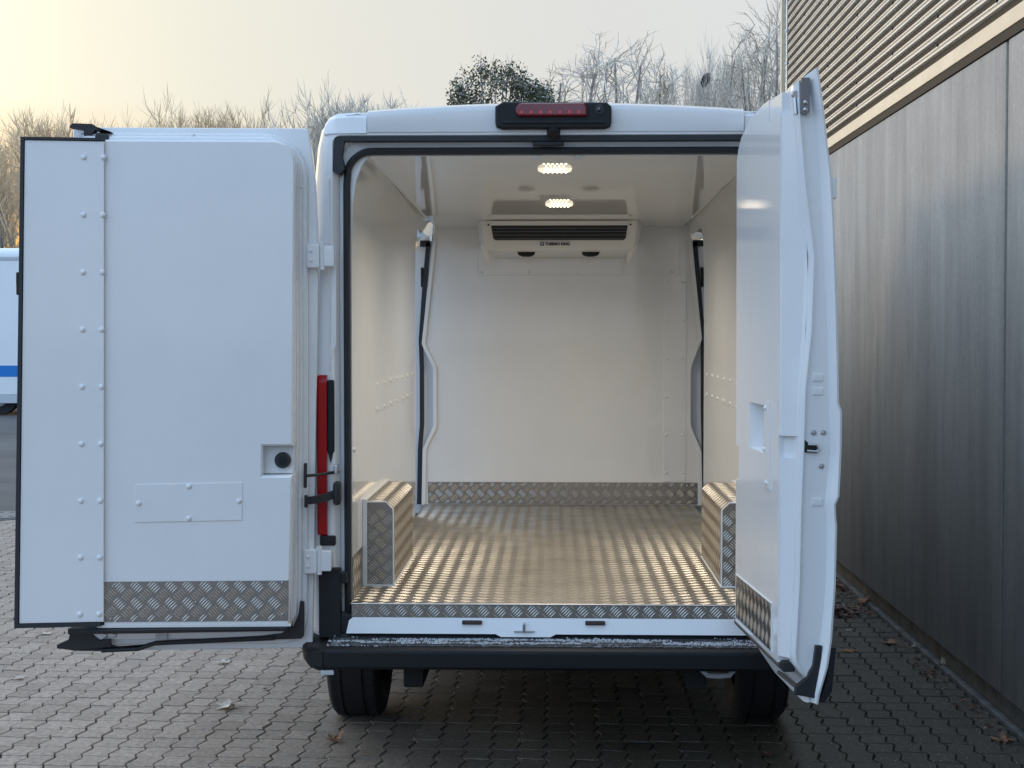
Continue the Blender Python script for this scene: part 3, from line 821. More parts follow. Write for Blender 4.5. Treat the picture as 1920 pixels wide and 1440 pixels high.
# ---------------------------------------------------------------- cargo bay
FZ = 0.665
def cz(y): return 2.388 - 0.015 * y
plate("floor_plate", van, lambda a, b, d: (-0.787 + a, -0.030 + b, FZ + d), 1.624, 3.41, ms='floorsheet', mb='floorbar')
plate("sill_plate", van, lambda a, b, d: (-0.780 + a, -0.034 - d, 0.613 + b), 1.56, 0.0515, th=0.003, shift=(0.0, 0.025))
bm = bmesh.new(); tube(bm, [(-0.78, -0.033, FZ - 0.001), (0.78, -0.033, FZ - 0.001)], 0.0035, 8); obj("sill_edge", bm, M['alu'], van)
def wall(s):
    bm = bmesh.new()
    ox = 0.050 if s > 0 else 0.0
    pts = [(0.787, 0.60), (0.787, 1.6), (0.786, 2.0), (0.782, 2.2), (0.770, 2.29), (0.748, 2.35), (0.716, 2.392), (0.716, 2.44), (0.89, 2.44), (0.89, 0.60)]
    prism(bm, pts, 0.055, 2.76, lambda a, b, d: (s * (a + ox), d, b), 0.003, 0.003)
    return obj("cargo_wall", bm, M['gel'], van)
walls = {s: wall(s) for s in (-1, 1)}
for s in (-1, 1):
    ox = 0.050 if s > 0 else 0.0
    # riveted cover strip
    bm = bmesh.new(); box(bm, *sorted((s * (0.7835 + ox), s * (0.788 + ox))), 0.84, 2.57, 1.355, 1.492, 0.0008, 1)
    obj("cover_strip", bm, M['gel'], walls[s])
    bm = bmesh.new()
    for k in range(7):
        for zz in (1.37, 1.478): dome(bm, (s * (0.7835 + ox), 0.87 + 0.278 * k, zz), (-s, 0, 0), 0.009, 0.006, 8)
    obj("rivet_row", bm, M['wtrim'], walls[s])["kind"] = "stuff"
    bm = bmesh.new(); dome(bm, (s * (0.787 + ox), 0.10, 1.247), (-s, 0, 0), 0.010, 0.008, 10); obj("screw_cap", bm, M['wtrim'], walls[s])
    # top moulding between wall and ceiling
    bm = bmesh.new(); tube(bm, [(s * (0.717 + ox), 0.06, 2.386), (s * (0.717 + ox), 2.76, 2.386 - 0.0405)], 0.004, 6); obj("cove_bead", bm, M['gel'], walls[s])
    # side panel above/below the side door opening and the door frame behind the wall
    bm = bmesh.new(); prism(bm, [(0.715, 2.392), (0.748, 2.35), (0.770, 2.29), (0.89, 2.28), (0.89, 2.44), (0.715, 2.44)], 2.762, 3.47, lambda a, b, d: (s * (a + ox), d, b)); obj("door_header", bm, M['gel'], van)
    # wall kick plate in front of wheel box
    plate("wall_kick_plate", van, (lambda a, b, d: (-0.7865 + d, 0.055 + a, FZ + 0.002 + b)) if s < 0 else (lambda a, b, d: (0.8365 - d, 0.055 + a, FZ + 0.002 + b)), 0.31, 0.165)
    # wheel box
    y0, y1, xi, zt, chm = 0.372, 1.235, 0.662 + (0.021 if s > 0 else 0.0), 1.012, 0.030
    xw = 0.7868 + ox
    bm = bmesh.new()
    prism(bm, [(xw, FZ + 0.001), (xi, FZ + 0.001), (xi, zt - chm), (xi + chm, zt), (xw, zt)], y0, y1, lambda a, b, d: (s * a, d, b))
    wb = obj("wheel_box", bm, M['alusheet'], van, smooth=0)
    def bars(fn, aw, bh, sh=(0, 0)):
        s0, b_, me = plate_pieces(fn, aw, bh, shift=sh); s0.free()
        nrm = (Vector(fn(0, 0, 1)) - Vector(fn(0, 0, 0))).normalized()
        for f in b_.faces:
            f.normal_update()
            if f.normal.dot(nrm) < 0: f.normal_flip()
        b_.to_mesh(me); b_.free(); o = link("tread_bars", me, M['alu'], wb, smooth=0); o["kind"] = "stuff"
    E_ = 0.0004
    bars(lambda a, b, d: (s * (xi - E_ - d), y0 + a, FZ + b), y1 - y0, zt - chm - FZ, (0.01, 0.02))
    bars(lambda a, b, d: (s * (xi + a), y0 - E_ - d, FZ + b), xw - xi, zt - chm - FZ, (0.02, 0.02))
    bars(lambda a, b, d: (s * (xi + chm + a), y0 + b, zt + E_ + d), xw - xi - chm, y1 - y0, (0.01, 0.01))
    hh = math.hypot(chm, chm)
    bars(lambda a, b, d: (s * (xi + b / hh * chm - d * .707), y0 + a, zt - chm + b / hh * chm + d * .707), y1 - y0, hh, (0.01, 0.02))
    bm = bmesh.new()
    e = 0.004
    tube(bm, [(s * (xi - .001), y0 - .001, FZ + .002), (s * (xi - .001), y0 - .001, zt - chm), (s * (xi + chm), y0 - .001, zt + .001), (s * (0.785 + ox), y0 - .001, zt + .001)], 0.0035, 6)
    tube(bm, [(s * (xi - .001), y0, FZ + .003), (s * (xi - .001), y1, FZ + .003)], 0.0045, 6)
    tube(bm, [(s * (0.785 + ox), y0 - .001, FZ + .003), (s * (xi - .001), y0 - .001, FZ + .003)], 0.0045, 6)
    obj("sealant_bead", bm, M['wtrim'], wb)
    bm = bmesh.new()
    box(bm, *sorted((s * (0.768 + ox), s * xw)), y0 - 0.012, y0 - 0.002, FZ, zt + 0.012, 0.002)
    box(bm, *sorted((s * (0.770 + ox), s * (xw - .0002))), y0 - 0.002, y1, zt + 0.002, zt + 0.012, 0.002)
    obj("edge_trim", bm, M['wtrim'], wb)

# ceiling
bm = bmesh.new()
P = [bm.verts.new(p) for p in ((-0.717, 0.055, cz(0.055)), (0.767, 0.055, cz(0.055)), (0.767, 3.44, cz(3.44)), (-0.717, 3.44, cz(3.44)))]
T = [bm.verts.new((v_.co.x, v_.co.y, 2.45)) for v_ in P]
bm.faces.new(P[::-1]); bm.faces.new(T)
for i in range(4): bm.faces.new((P[i], P[(i + 1) % 4], T[(i + 1) % 4], T[i]))
obj("cargo_ceiling", bm, M['gel'], van, smooth=0)
# hooks at the rear of the ceiling
for x in (-0.07, 0.09):
    bm = bmesh.new(); tube(bm, [(x - 0.014, 0.05, 2.392), (x - 0.013, 0.045, 2.378), (x + 0.013, 0.045, 2.378), (x + 0.014, 0.05, 2.392)], 0.003, 6); obj("cable_clip", bm, M['greyw'], van)
bm = bmesh.new(); box(bm, -0.085, 0.035, 0.0, 0.03, 2.421, 2.436, 0.003); obj("latch_socket", bm, M['rubber'], van)

# bulkhead
BY = 3.385
bk_l = [(-0.735, 2.262), (-0.803, 1.638), (-0.788, 1.60), (-0.735, 1.495), (-0.735, 1.135), (-0.798, 1.0), (-0.805, 0.66)]
bk_r = [(0.822, 2.262), (0.885, 1.665), (0.820, 1.495), (0.820, 1.14), (0.886, 0.985), (0.892, 0.66)]
bm = bmesh.new()
prism(bm, bk_l + list(reversed(bk_r)) + [(0.80, 2.36), (-0.72, 2.36)], BY + 0.04, BY, lambda a, b, d: (a, d, b))
bulk = obj("bulkhead", bm, M['gel'], van)
for pth in (bk_l, bk_r):
    bm = bmesh.new(); sgn = 1 if pth is bk_l else -1
    ribbon(bm, [(x + sgn * 0.012, BY - 0.001, z) for x, z in pth], 0.012, (0, -1, 0), 0.012)
    bmesh.ops.bevel(bm, geom=list(bm.edges), offset=0.003, segments=2, affect='EDGES')
    obj("edge_moulding", bm, M['wtrim'], bulk)
bm = bmesh.new(); box(bm, 0.660, 0.787, BY - 0.0035, BY - 0.0005, 0.805, 2.05, 0.0008, 1)
box(bm, -0.46, 0.75, BY - 0.0055, BY - 0.0006, 2.053, 2.34, 0.0008, 1)
obj("cover_strip", bm, M['gel'], bulk)
bm = bmesh.new()
for x in (0.659, 0.788): tube(bm, [(x, BY - 0.001, 0.805), (x, BY - 0.001, 2.05)], 0.0032, 6)
tube(bm, [(-0.461, BY - 0.001, 2.16), (-0.461, BY - 0.001, 2.052), (0.75, BY - 0.001, 2.052)], 0.0030, 6)
obj("sealant_line", bm, M['wtrim'], bulk)["kind"] = "stuff"
bm = bmesh.new()
for k in range(6):
    for x in (0.674, 0.773): dome(bm, (x, BY - 0.003, 0.86 + 0.229 * k), (0, -1, 0), 0.009, 0.006, 8)
for k in range(5): dome(bm, (-0.44 + 0.285 * k, BY - 0.005, 2.068), (0, -1, 0), 0.009, 0.006, 8)
obj("rivet_row", bm, M['wtrim'], bulk)["kind"] = "stuff"
plate("bulkhead_kick_plate", van, lambda a, b, d: (-0.766 + a, BY - 0.004 - d, FZ + 0.004 + b), 1.628, 0.131, th=0.003)
bm = bmesh.new()
for k in range(7): dome(bm, (-0.70 + 0.25 * k, BY - 0.005, FZ + 0.118), (0, -1, 0), 0.006, 0.004, 8)
obj("screw_row", bm, M['steel'], van)["kind"] = "stuff"
# front jambs of the side door openings: white pillar, black seal, latch
for s in (-1, 1):
    off = 0.0 if s < 0 else 0.087
    bm = bmesh.new()
    prism(bm, [(s * 0.70, 0.60), (s * 1.0, 0.60), (s * 1.0, 1.5), (s * (0.930 + off * .5), 2.05), (s * (0.815 + off), 2.26), (s * 0.70, 2.26)], BY + 0.075, BY + 0.11, lambda a, b, d: (a, d, b))
    obj("door_jamb", bm, M['paint'], van)
    bm = bmesh.new()
    if s < 0: pp = [(-0.765, 2.25), (-0.792, 1.95), (-0.812, 1.66), (-0.806, 1.48), (-0.806, 1.15), (-0.818, 1.0), (-0.825, 0.66)]
    else: pp = [(0.845, 2.25), (0.872, 1.95), (0.897, 1.66), (0.897, 1.25), (0.905, 0.97), (0.905, 0.68)]
    ribbon(bm, [(x, BY + 0.05, z) for x, z in pp], 0.013, (0, -1, 0), 0.02)
    box(bm, *sorted((pp[0][0] - s * 0.01, pp[0][0] + s * 0.05)), BY + 0.03, BY + 0.055, 2.225, 2.262)
    obj("side_door_seal", bm, M['rubber'], van)
    bm = bmesh.new(); box(bm, *sorted((s * (0.797 + off), s * (0.812 + off))), BY + 0.035, BY + 0.075, 1.98, 2.10, 0.004); obj("door_catch", bm, M['plastic'], van)

# ceiling lamps
def lamp(x, y):
    z = cz(y)
    bm = bmesh.new()
    hx = [(-0.070, 0), (-0.052, 0.024), (0.052, 0.024), (0.070, 0), (0.052, -0.024), (-0.052, -0.024)]
    prism(bm, hx, z + 0.001, z - 0.016, lambda a, b, d: (x + a, y + b, d), 0.010, 0.010)
    lp = obj("ceiling_lamp", bm, M['lampglass'], van, smooth=20)
    bm = bmesh.new()
    for k in range(6):
        dome(bm, (x - 0.045 + 0.018 * k, y - 0.010, z - 0.0155), (0, -0.3, -1), 0.0065, 0.004, 8)
        if k < 5: dome(bm, (x - 0.036 + 0.018 * k, y - 0.0225, z - 0.006), (0, -1, -0.3), 0.004, 0.004, 8)
    obj("led_diode", bm, M['led'], lp)["kind"] = "stuff"
    ld = bpy.data.lights.new("lamp_light", 'AREA'); ld.shape = 'RECTANGLE'; ld.size = 0.12; ld.size_y = 0.04
    ld.energy = LAMP_W; ld.color = (1.0, 0.885, 0.72); ld.spread = R(152)
    lo = bpy.data.objects.new("lamp_light", ld); COL.objects.link(lo); lo.parent = lp; lo.location = (x, y, z - 0.035)
LAMP_W = 9.2
lamp(0.0, 0.455); lamp(0.022, 1.92)

# evaporator unit
ev = None
bm = bmesh.new(); CX, EY = 0.026, 2.885
zt = cz(2.9) - 0.001
out = []
rows = []
for (hw, zz, yf) in ((0.470, zt, EY), (0.468, zt - 0.03, EY - 0.006), (0.460, zt - 0.10, EY + 0.002), (0.448, 2.185, EY + 0.012), (0.435, 2.170, EY + 0.030), (0.40, 2.160, EY + 0.10), (0.38, 2.155, BY - 0.008)):
    rows.append([bm.verts.new(p) for p in ((CX - hw, BY - 0.008, zz if zz > 2.2 else 2.2), (CX - hw, yf + 0.05, zz), (CX - hw + 0.03, yf + 0.006, zz), (CX - hw + 0.06, yf, zz), (CX + hw - 0.06, yf, zz), (CX + hw - 0.03, yf + 0.006, zz), (CX + hw, yf + 0.05, zz), (CX + hw, BY - 0.008, zz if zz > 2.2 else 2.2))])
for a, b in zip(rows, rows[1:]):
    for i in range(7): bm.faces.new((a[i], b[i], b[i + 1], a[i + 1]))
for s in (-1, 1):
    tube(bm, [(CX + s * 0.425, EY + 0.05, 2.215), (CX + s * 0.415, EY + 0.06, 2.165), (CX + s * 0.402, EY + 0.09, 2.130), (CX + s * 0.400, EY + 0.12, 2.115)], 0.02, 10, rs=[0.030, 0.024, 0.017, 0.014])
ev = obj("evaporator_unit", bm, M['wtrim'], van)
bm = bmesh.new()
prism(bm, [(CX - 0.376, 2.241), (CX - 0.366, 2.232), (CX + 0.366, 2.232), (CX + 0.376, 2.241), (CX + 0.388, 2.314), (CX - 0.388, 2.314)], EY + 0.004, EY - 0.0085, lambda a, b, d: (a, d, b))
obj("grille_opening", bm, M['ink'], ev, smooth=0)
for k in range(4):
    zz = 2.240 + 0.0195 * k; hw = 0.372 + 0.0035 * k
    bm = bmesh.new(); box(bm, CX - hw, CX + hw, EY - 0.014, EY - 0.0088, zz - 0.0009, zz + 0.0009); obj("grille_slat", bm, M['slatgrey'], ev)
bm = bmesh.new(); box(bm, CX - 0.388, CX + 0.388, EY - 0.0135, EY - 0.004, 2.3145, zt - 0.003, 0.002); obj("top_rail", bm, M['gel'], ev)
for s in (-1, 1):
    bm = bmesh.new(); dome(bm, (CX + s * 0.404, EY - 0.006, 2.318), (0, -1, 0), 0.006, 0.003, 8); obj("screw_head", bm, M['ink'], ev)
    bm = bmesh.new(); prism(bm, [(-0.052, 2.168), (-0.045, 2.152), (-0.02, 2.143), (0.02, 2.143), (0.045, 2.152), (0.052, 2.168)], EY + 0.05, EY + 0.14, lambda a, b, d: (CX + s * 0.185 - 0.005 + a, d, b)); obj("drain_outlet", bm, M['plastic'], ev)
bm = bmesh.new(); box(bm, -0.091, 0.091, EY - 0.001, EY + 0.02, 2.196, 2.223, 0.001, 1); lp_ = obj("label_plate", bm, M['wtrim'], ev)
bm = bmesh.new(); box(bm, -0.083, -0.061, EY - 0.0025, EY - 0.0005, 2.199, 2.220)
obj("emblem_ground", bm, M['blue'], ev)
bm = bmesh.new()
prism(bm, [(-0.0795, 2.217), (-0.0755, 2.2135), (-0.072, 2.217), (-0.0685, 2.2135), (-0.0645, 2.217), (-0.0675, 2.2105), (-0.0705, 2.2095), (-0.0705, 2.2045), (-0.0685, 2.2015), (-0.0755, 2.2015), (-0.0735, 2.2045), (-0.0735, 2.2095), (-0.0765, 2.2105)], EY - 0.0035, EY - 0.002, lambda a, b, d: (a, d, b))
obj("emblem_mark", bm, M['wtrim'], ev)
tcv = bpy.data.curves.new("lettering", 'FONT'); tcv.body = "THERMO KING"; tcv.size = 0.0215; tcv.offset = 0.0011; tcv.extrude = 0.0006
tob = bpy.data.objects.new("lettering_source", tcv); COL.objects.link(tob)
bpy.context.view_layer.update()
me = bpy.data.meshes.new_from_object(tob.evaluated_get(bpy.context.evaluated_depsgraph_get()))
wx = max(v_.co.x for v_ in me.vertices)
bpy.data.objects.remove(tob)
lt = link("lettering", me, None, ev, smooth=0); me.materials.clear(); me.materials.append(M['ink'])
lt.rotation_euler = (R(90), 0, 0); lt.location = (-0.054, EY - 0.0022, 2.2022); lt.scale = (0.139 / wx, 1, 1)

# ---------------------------------------------------------------- rear doors
def rivet_at(parent, p, n, r=0.011, h=0.007, m=None):
    me = RIV.get((r, h))
    if me is None:
        bm = bmesh.new(); dome(bm, (0, 0, 0), (0, 0, 1), r, h, 12); bmesh.ops.recalc_face_normals(bm, faces=bm.faces)
        me = bpy.data.meshes.new("rivet"); bm.to_mesh(me); bm.free(); me.materials.append(M['geld']); me.shade_smooth(); RIV[(r, h)] = me
    o = bpy.data.objects.new("rivet", me); COL.objects.link(o); o.parent = parent
    o.location = p; o.rotation_euler = Vector(n).to_track_quat('Z', 'Y').to_euler()
RIV = {}
# ---- left door: local x = out from the hinge (u), local y = towards the inside of the door (w)
hinge_l = (-0.905, -0.03, 0); a_l = R(86)
bm = bmesh.new()
def SH(u, z): return u + 0.013 * (1.45 - z)          # the hinge pillar leans, so does the door
def FL_(u, z, w_): return (SH(u, z), w_, z)
skin = [(0.012, 0.497), (0.905, 0.490), (0.918, 0.505), (0.930, 2.470), (0.922, 2.482), (0.055, 2.482), (0.046, 2.476), (0.030, 2.38), (0.018, 2.28), (0.008, 2.12), (0.004, 1.9)]
prism(bm, skin, -0.03, 0.022, FL_, 0.006, 0.006)
fr1 = rrect(0.030, 0.900, 0.520, 2.460, (0.10, 0.04, 0.02, 0.16), 10)
fr1 = [(u + (0.022 * max(0, (z - 1.9) / 0.56) ** 1.5 if u < 0.4 else 0), z) for u, z in fr1]
prism(bm, fr1, 0.018, 0.055, FL_, 0.010, 0.010)
fr2 = [(u + (0.018 * max(0, (z - 1.9) / 0.56) ** 1.5 if u < 0.4 else 0), z) for u, z in rrect(0.050, 0.885, 0.545, 2.452, (0.11, 0.04, 0.02, 0.15), 10)]
prism(bm, fr2, 0.05, 0.082, FL_, 0.008, 0.008)
fr3 = [(u + (0.012 * max(0, (z - 1.9) / 0.56) ** 1.5 if u < 0.4 else 0), z) for u, z in rrect(0.064, 0.880, 0.572, 2.440, (0.09, 0.03, 0.02, 0.13), 10)]
prism(bm, fr3, 0.08, 0.112, FL_, 0.012, 0.014)
ld_ = obj("rear_door", bm, M['paint'], van)
ld_.location = hinge_l
u_ = Vector((-math.sin(a_l), -math.cos(a_l), 0)); n_ = Vector((math.cos(a_l), -math.sin(a_l), 0))
ld_.rotation_euler = Matrix((u_, n_, Vector((0, 0, 1)))).transposed().to_euler()
ld_["label"] = "rear door seen face-on with riveted overlap strip and chequer kick plate"
# insulated inner panel with lock recess notch
pl = [(0.082, 0.612), (0.793, 0.612), (0.778, 2.416)]
pan = [(0.797, 0.612), (0.797, 2.416)] + [(0.075 + 0.085 - 0.085 * math.sin(R(t)), 2.331 + 0.085 * math.cos(R(t))) for t in range(0, 91, 9)]
pan += [(0.075, 1.285), (0.186, 1.285), (0.186, 1.178), (0.075, 1.178), (0.082, 0.612)]
pan = [(u + 0.0, z) for u, z in pan]
bm = bmesh.new(); prism(bm, pan, 0.105, 0.200, FL_, 0.009, 0.022)
obj("inner_panel", bm, M['geld'], ld_, smooth=30)
bm = bmesh.new(); prism(bm, rrect(0.078, 0.190, 1.180, 1.283, (0.004,) * 4, 2), 0.10, 0.150, FL_, 0.003, 0.003); obj("lock_recess", bm, M['geld'], ld_)
bm = bmesh.new(); disc(bm, FL_(0.118, 1.231, 0.149), (0, 1, 0), 0.030, 0.020, 24); obj("lock_knob", bm, M['rubber'], ld_)
bm = bmesh.new(); disc(bm, FL_(0.118, 1.231, 0.168), (0, 1, 0), 0.016, 0.006, 18); obj("knob_button", bm, M['plastic'], ld_)
# overlap strip with seal
bm = bmesh.new(); prism(bm, [(0.772, 0.640), (1.080, 0.636), (1.048, 2.408), (0.762, 2.405)], 0.2005, 0.216, lambda u, z, w_: (u + 0.004 * (1.45 - z), w_, z), 0.002, 0.002)
obj("overlap_strip", bm, M['geld'], ld_)
bm = bmesh.new()
prism(bm, [(0.773, 0.624), (1.097, 0.619), (1.062, 2.420), (0.762, 2.417)], 0.1900, 0.2004, lambda u, z, w_: (u + 0.004 * (1.45 - z), w_, z))
rim_o = [(0.782, 0.6385), (0.782, 0.624), (1.097, 0.619), (1.062, 2.420), (0.766, 2.417), (0.766, 2.407), (1.050, 2.410), (1.082, 0.6345)]
prism(bm, rim_o, 0.2004, 0.221, lambda u, z, w_: (u + 0.004 * (1.45 - z), w_, z))
obj("strip_seal", bm, M['rubber'], ld_, smooth=20)
bm = bmesh.new(); box(bm, 1.070, 1.085, 0.18, 0.205, 1.845, 1.928, 0.003); obj("seal_catch", bm, M['plastic'], ld_)
for k in range(9):
    z = 2.347 - 0.2098 * k
    for u in (0.847, 0.777): 
        uu = u + 0.004 * (1.45 - z) + 0.014 * (1.45 - z)
        rivet_at(ld_, (uu, 0.2155, z), (0, 1, 0))
# access plate and its rivets
bm = bmesh.new(); prism(bm, [(0.262, 1.012), (0.655, 1.006), (0.655, 1.146), (0.262, 1.152)], 0.1995, 0.2035, FL_, 0.0015, 0.0015); obj("access_plate", bm, M['geld'], ld_)
for u, z in ((0.457, 1.139), (0.641, 1.077), (0.273, 1.083), (0.457, 1.020)): rivet_at(ld_, FL_(u, z, 0.203), (0, 1, 0), 0.0105, 0.007)
plate("kick_plate", ld_, lambda a, b, d: FL_(0.088 + a, 0.636 + b, 0.2025 + d), 0.695, 0.150, th=0.002, bars_parent=ld_, shift=(0.02, 0.035))
bm = bmesh.new()
for u, z in ((0.112, 0.778), (0.735, 0.768), (0.110, 0.660), (0.742, 0.648), (0.43, 0.708)): dome(bm, FL_(u, z, 0.2035), (0, 1, 0), 0.005, 0.004, 8)
obj("screw_heads", bm, M['steel'], ld_)["kind"] = "stuff"
# lower seal profile and moulded black corner
bm = bmesh.new(); tube(bm, [FL_(0.900, 0.600, 0.185), FL_(0.092, 0.606, 0.185)], 0.0125, 10); box(bm, 0.082 + .01, 0.905, 0.10, 0.180, 0.600, 0.613, 0.002)
obj("panel_seal", bm, M['rubber'], ld_)
bm = bmesh.new(); box(bm, 0.09, 0.80, 0.178, 0.199, 0.6135, 0.6215, 0.002); obj("panel_edge_strip", bm, M['wtrim'], ld_)
bm = bmesh.new()
prism(bm, [(0.040, 0.556), (0.050, 0.545), (0.60, 0.528), (0.80, 0.503), (0.90, 0.506), (0.968, 0.516), (0.968, 0.530), (0.925, 0.550), (0.915, 0.598), (0.86, 0.590), (0.80, 0.540), (0.74, 0.520), (0.66, 0.522), (0.60, 0.540), (0.20, 0.558), (0.125, 0.567), (0.080, 0.595), (0.062, 0.64), (0.056, 0.690), (0.040, 0.685)], 0.075, 0.088, FL_, 0.004, 0.004)
tube(bm, [FL_(0.15, 0.548, 0.088), FL_(0.60, 0.532, 0.088), FL_(0.66, 0.512, 0.088), FL_(0.80, 0.506, 0.088)], 0.008, 8)
obj("door_edge_seal", bm, M['rubber'], ld_, smooth=25)
bm = bmesh.new()
box(bm, 0.775, 0.81, 0.086, 0.094, 0.520, 0.552, 0.003); obj("lower_latch", bm, M['rubber'], ld_)
bm = bmesh.new(); box(bm, 0.565, 0.610, 0.083, 0.092, 0.548, 0.590, 0.003); dome(bm, FL_(0.588, 0.572, 0.092), (0, 1, 0), 0.011, 0.005, 12)
obj("seal_bracket", bm, M['greyw'], ld_)
bm = bmesh.new()
for u in (0.752, 0.786): dome(bm, FL_(u, 0.562, 0.083), (0, 1, 0), 0.009, 0.005, 12)
obj("bolt_pair", bm, M['steel'], ld_)
# black top plate at the free corner and top clips
bm = bmesh.new(); prism(bm, [(0.770, 2.455), (0.83, 2.462), (0.86, 2.428), (0.87, 2.428), (0.872, 2.462), (0.925, 2.470), (0.915, 2.486), (0.84, 2.484), (0.838, 2.478), (0.80, 2.452), (0.775, 2.448)], 0.05, 0.098, FL_); obj("top_catch", bm, M['rubber'], ld_)
bm = bmesh.new(); prism(bm, rrect(0.775, 0.825, 2.422, 2.444, (0.008,) * 4, 3), 0.10, 0.118, FL_); obj("top_grommet", bm, M['rubber'], ld_)
for u, z in ((0.47, 2.448), (0.062, 2.255)): rivet_at(ld_, FL_(u, z, 0.082), (0, 1, 0), 0.007, 0.004)
# hinges
for z in (1.997, 0.835):
    bm = bmesh.new(); box(bm, -0.004, 0.046, 0.02, 0.064, z - 0.046, z + 0.046, 0.006); tube(bm, [(-0.012, 0.045, z - 0.052), (-0.012, 0.045, z + 0.058)], 0.010, 10)
    box(bm, -0.058, -0.008, 0.012, 0.05, z - 0.040, z + 0.040, 0.006)
    for dz in (-0.018, 0.018): dome(bm, (0.028, 0.064, z + dz), (0, 1, 0), 0.008, 0.005, 8)
    o = obj("hinge", bm, M['paint'], ld_); o.location.x = 0.013 * (1.45 - z)
bm = bmesh.new(); prism(bm, rrect(0.034, 0.047, 1.118, 1.214, (0.006,) * 4, 4), 0.075, 0.085, FL_); tube(bm, [(0.042, 0.088, 1.166), (0.0, 0.06, 1.166), (-0.03, 0.02, 1.168), (-0.075, -0.02, 1.170)], 0.006, 8); obj("check_rod", bm, M['rubber'], ld_)
bm = bmesh.new(); ribbon(bm, [(0.046, 0.085, 1.056), (0.0, 0.075, 1.060), (-0.03, 0.045, 1.065), (-0.068, 0.0, 1.075)], 0.010, (0, 0, 1), 0.028)
box(bm, 0.036, 0.048, 0.074, 0.094, 1.045, 1.092, 0.003); box(bm, -0.085, -0.055, -0.035, 0.03, 1.045, 1.135, 0.012); obj("check_strap", bm, M['rubber'], ld_)
bm = bmesh.new(); box(bm, -0.075, -0.060, -0.03, 0.02, 1.165, 1.20, 0.004); obj("check_bracket", bm, M['steel'], ld_)

# ---- right door: local x = out from the hinge (u), local y = -w
b_r = R(4.2); hinge_r = (0.905, -0.03, 0)
u_ = Vector((math.sin(b_r), -math.cos(b_r), 0)); n_ = Vector((-math.cos(b_r), -math.sin(b_r), 0))
def FR(u, z, w_): return (u, -w_, z)
def interp(tab, z):
    for (a, x), (b, y) in zip(tab, tab[1:]):
        if (z - a) * (z - b) <= 0: 
            return x + (y - x) * (z - a) / (b - a)
    return tab[0][1] if abs(z - tab[0][0]) < abs(z - tab[-1][0]) else tab[-1][1]
T_skin = [(2.545, .144), (2.421, .125), (2.287, .110), (2.203, .098), (2.085, .090), (1.815, .078), (1.578, .071), (1.484, .070), (1.459, .060), (1.34, .060), (1.187, .066), (1.155, .080), (1.093, .073), (.896, .076), (.724, .087), (.639, .099), (.532, .130)]
T_lip = [(2.50, .160), (2.303, .127), (1.95, .107), (1.713, .094), (1.493, .089), (1.323, .082), (1.161, .098), (1.067, .089), (.845, .096), (.725, .110), (.55, .142)]
T_bead = [(2.50, .205), (2.395, .201), (2.186, .183), (1.95, .152), (1.713, .159), (1.527, .177), (1.357, .181), (1.153, .188), (.897, .192), (.68, .203), (.65, .200), (.62, .180), (.60, .160), (.575, .150), (.52, .158)]
ZR = [2.545, 2.50, 2.44, 2.40, 2.303, 2.203, 2.085, 1.95, 1.83, 1.713, 1.6, 1.527, 1.484, 1.459, 1.40, 1.36, 1.323, 1.25, 1.187, 1.16, 1.12, 1.093, 1.0, 0.896, 0.80, 0.724, 0.68, 0.65, 0.635, 0.62, 0.61, 0.60, 0.59, 0.575, 0.55, 0.52]
bm = bmesh.new(); rows = []
for z in ZR:
    sk, lip, bd = interp(T_skin, z), interp(T_lip, z), interp(T_bead, z)
    low = max(0.0, (0.60 - z) / 0.08); top = max(0.0, (z - 2.44) / 0.1)
    pr = [(0.03, sk - 0.035), (0.40, sk - 0.02), (0.80, sk - 0.006), (0.945, sk), (0.960, sk + 0.003), (0.963, sk + 0.010), (0.955, lip - 0.004), (0.940, lip + 0.002),
          (0.928, lip + 0.010), (0.926, max(lip + .011, bd - 0.018)), (0.930, max(lip + .012, bd - 0.010)), (0.934, max(lip + .013, bd - 0.003)), (0.930, max(lip + .014, bd + 0.006)), (0.918, max(lip + .015, bd + 0.012)), (0.88, max(lip + .016, bd + 0.014)), (0.50, max(lip + .016, bd + 0.014)), (0.03, max(lip + .0, bd - 0.02))]
    rows.append([bm.verts.new(FR(u, min(z, 2.548 - max(0, w_ - sk) * 0.75 - max(0, 0.9 - u) * 0.05), w_)) for u, w_ in pr])
for a, b in zip(rows, rows[1:]):
    n = len(a)
    for i in range(n): bm.faces.new((a[i], a[(i + 1) % n], b[(i + 1) % n], b[i]))
bm.faces.new(rows[0]); bm.faces.new(rows[-1][::-1])
bmesh.ops.recalc_face_normals(bm, faces=bm.faces)
rd = obj("rear_door", bm, M['paint'], van, smooth=50)
rd.location = hinge_r
rd.rotation_euler = Matrix((u_, -n_, Vector((0, 0, 1)))).transposed().to_euler()
rd["label"] = "rear door seen edge-on with latch hardware on its free edge"
# insulated plug
def plug_outline():
    p = [(0.150, 0.637)]
    p += [(0.150, 1.165), (0.205, 1.165), (0.205, 1.290), (0.150, 1.290), (0.135, 2.33)]
    p += [(0.16, 2.375), (0.22, 2.415), (0.40, 2.462), (0.60, 2.478), (0.69, 2.480), (0.69, 2.405), (0.72, 2.412), (0.868, 2.418), (0.868, 0.637)]
    return p
PK = (0.400, 0.640, 1.300, 1.462)                   # hand pocket: real opening in the panel, reached by a slit in its outline
po = plug_outline()
ib = len(po) - 1                                     # lower free corner (0.868, 0.637)
po = po + [(0.640, 0.637), (PK[1], PK[2]), (PK[1], PK[3]), (PK[0], PK[3]), (PK[0], PK[2]), (PK[1] - 0.0004, PK[2]), (0.6396, 0.637)]
bm = bmesh.new(); prism(bm, po, 0.17, 0.245, FR); obj("inner_panel", bm, M['geld'], rd, smooth=0)
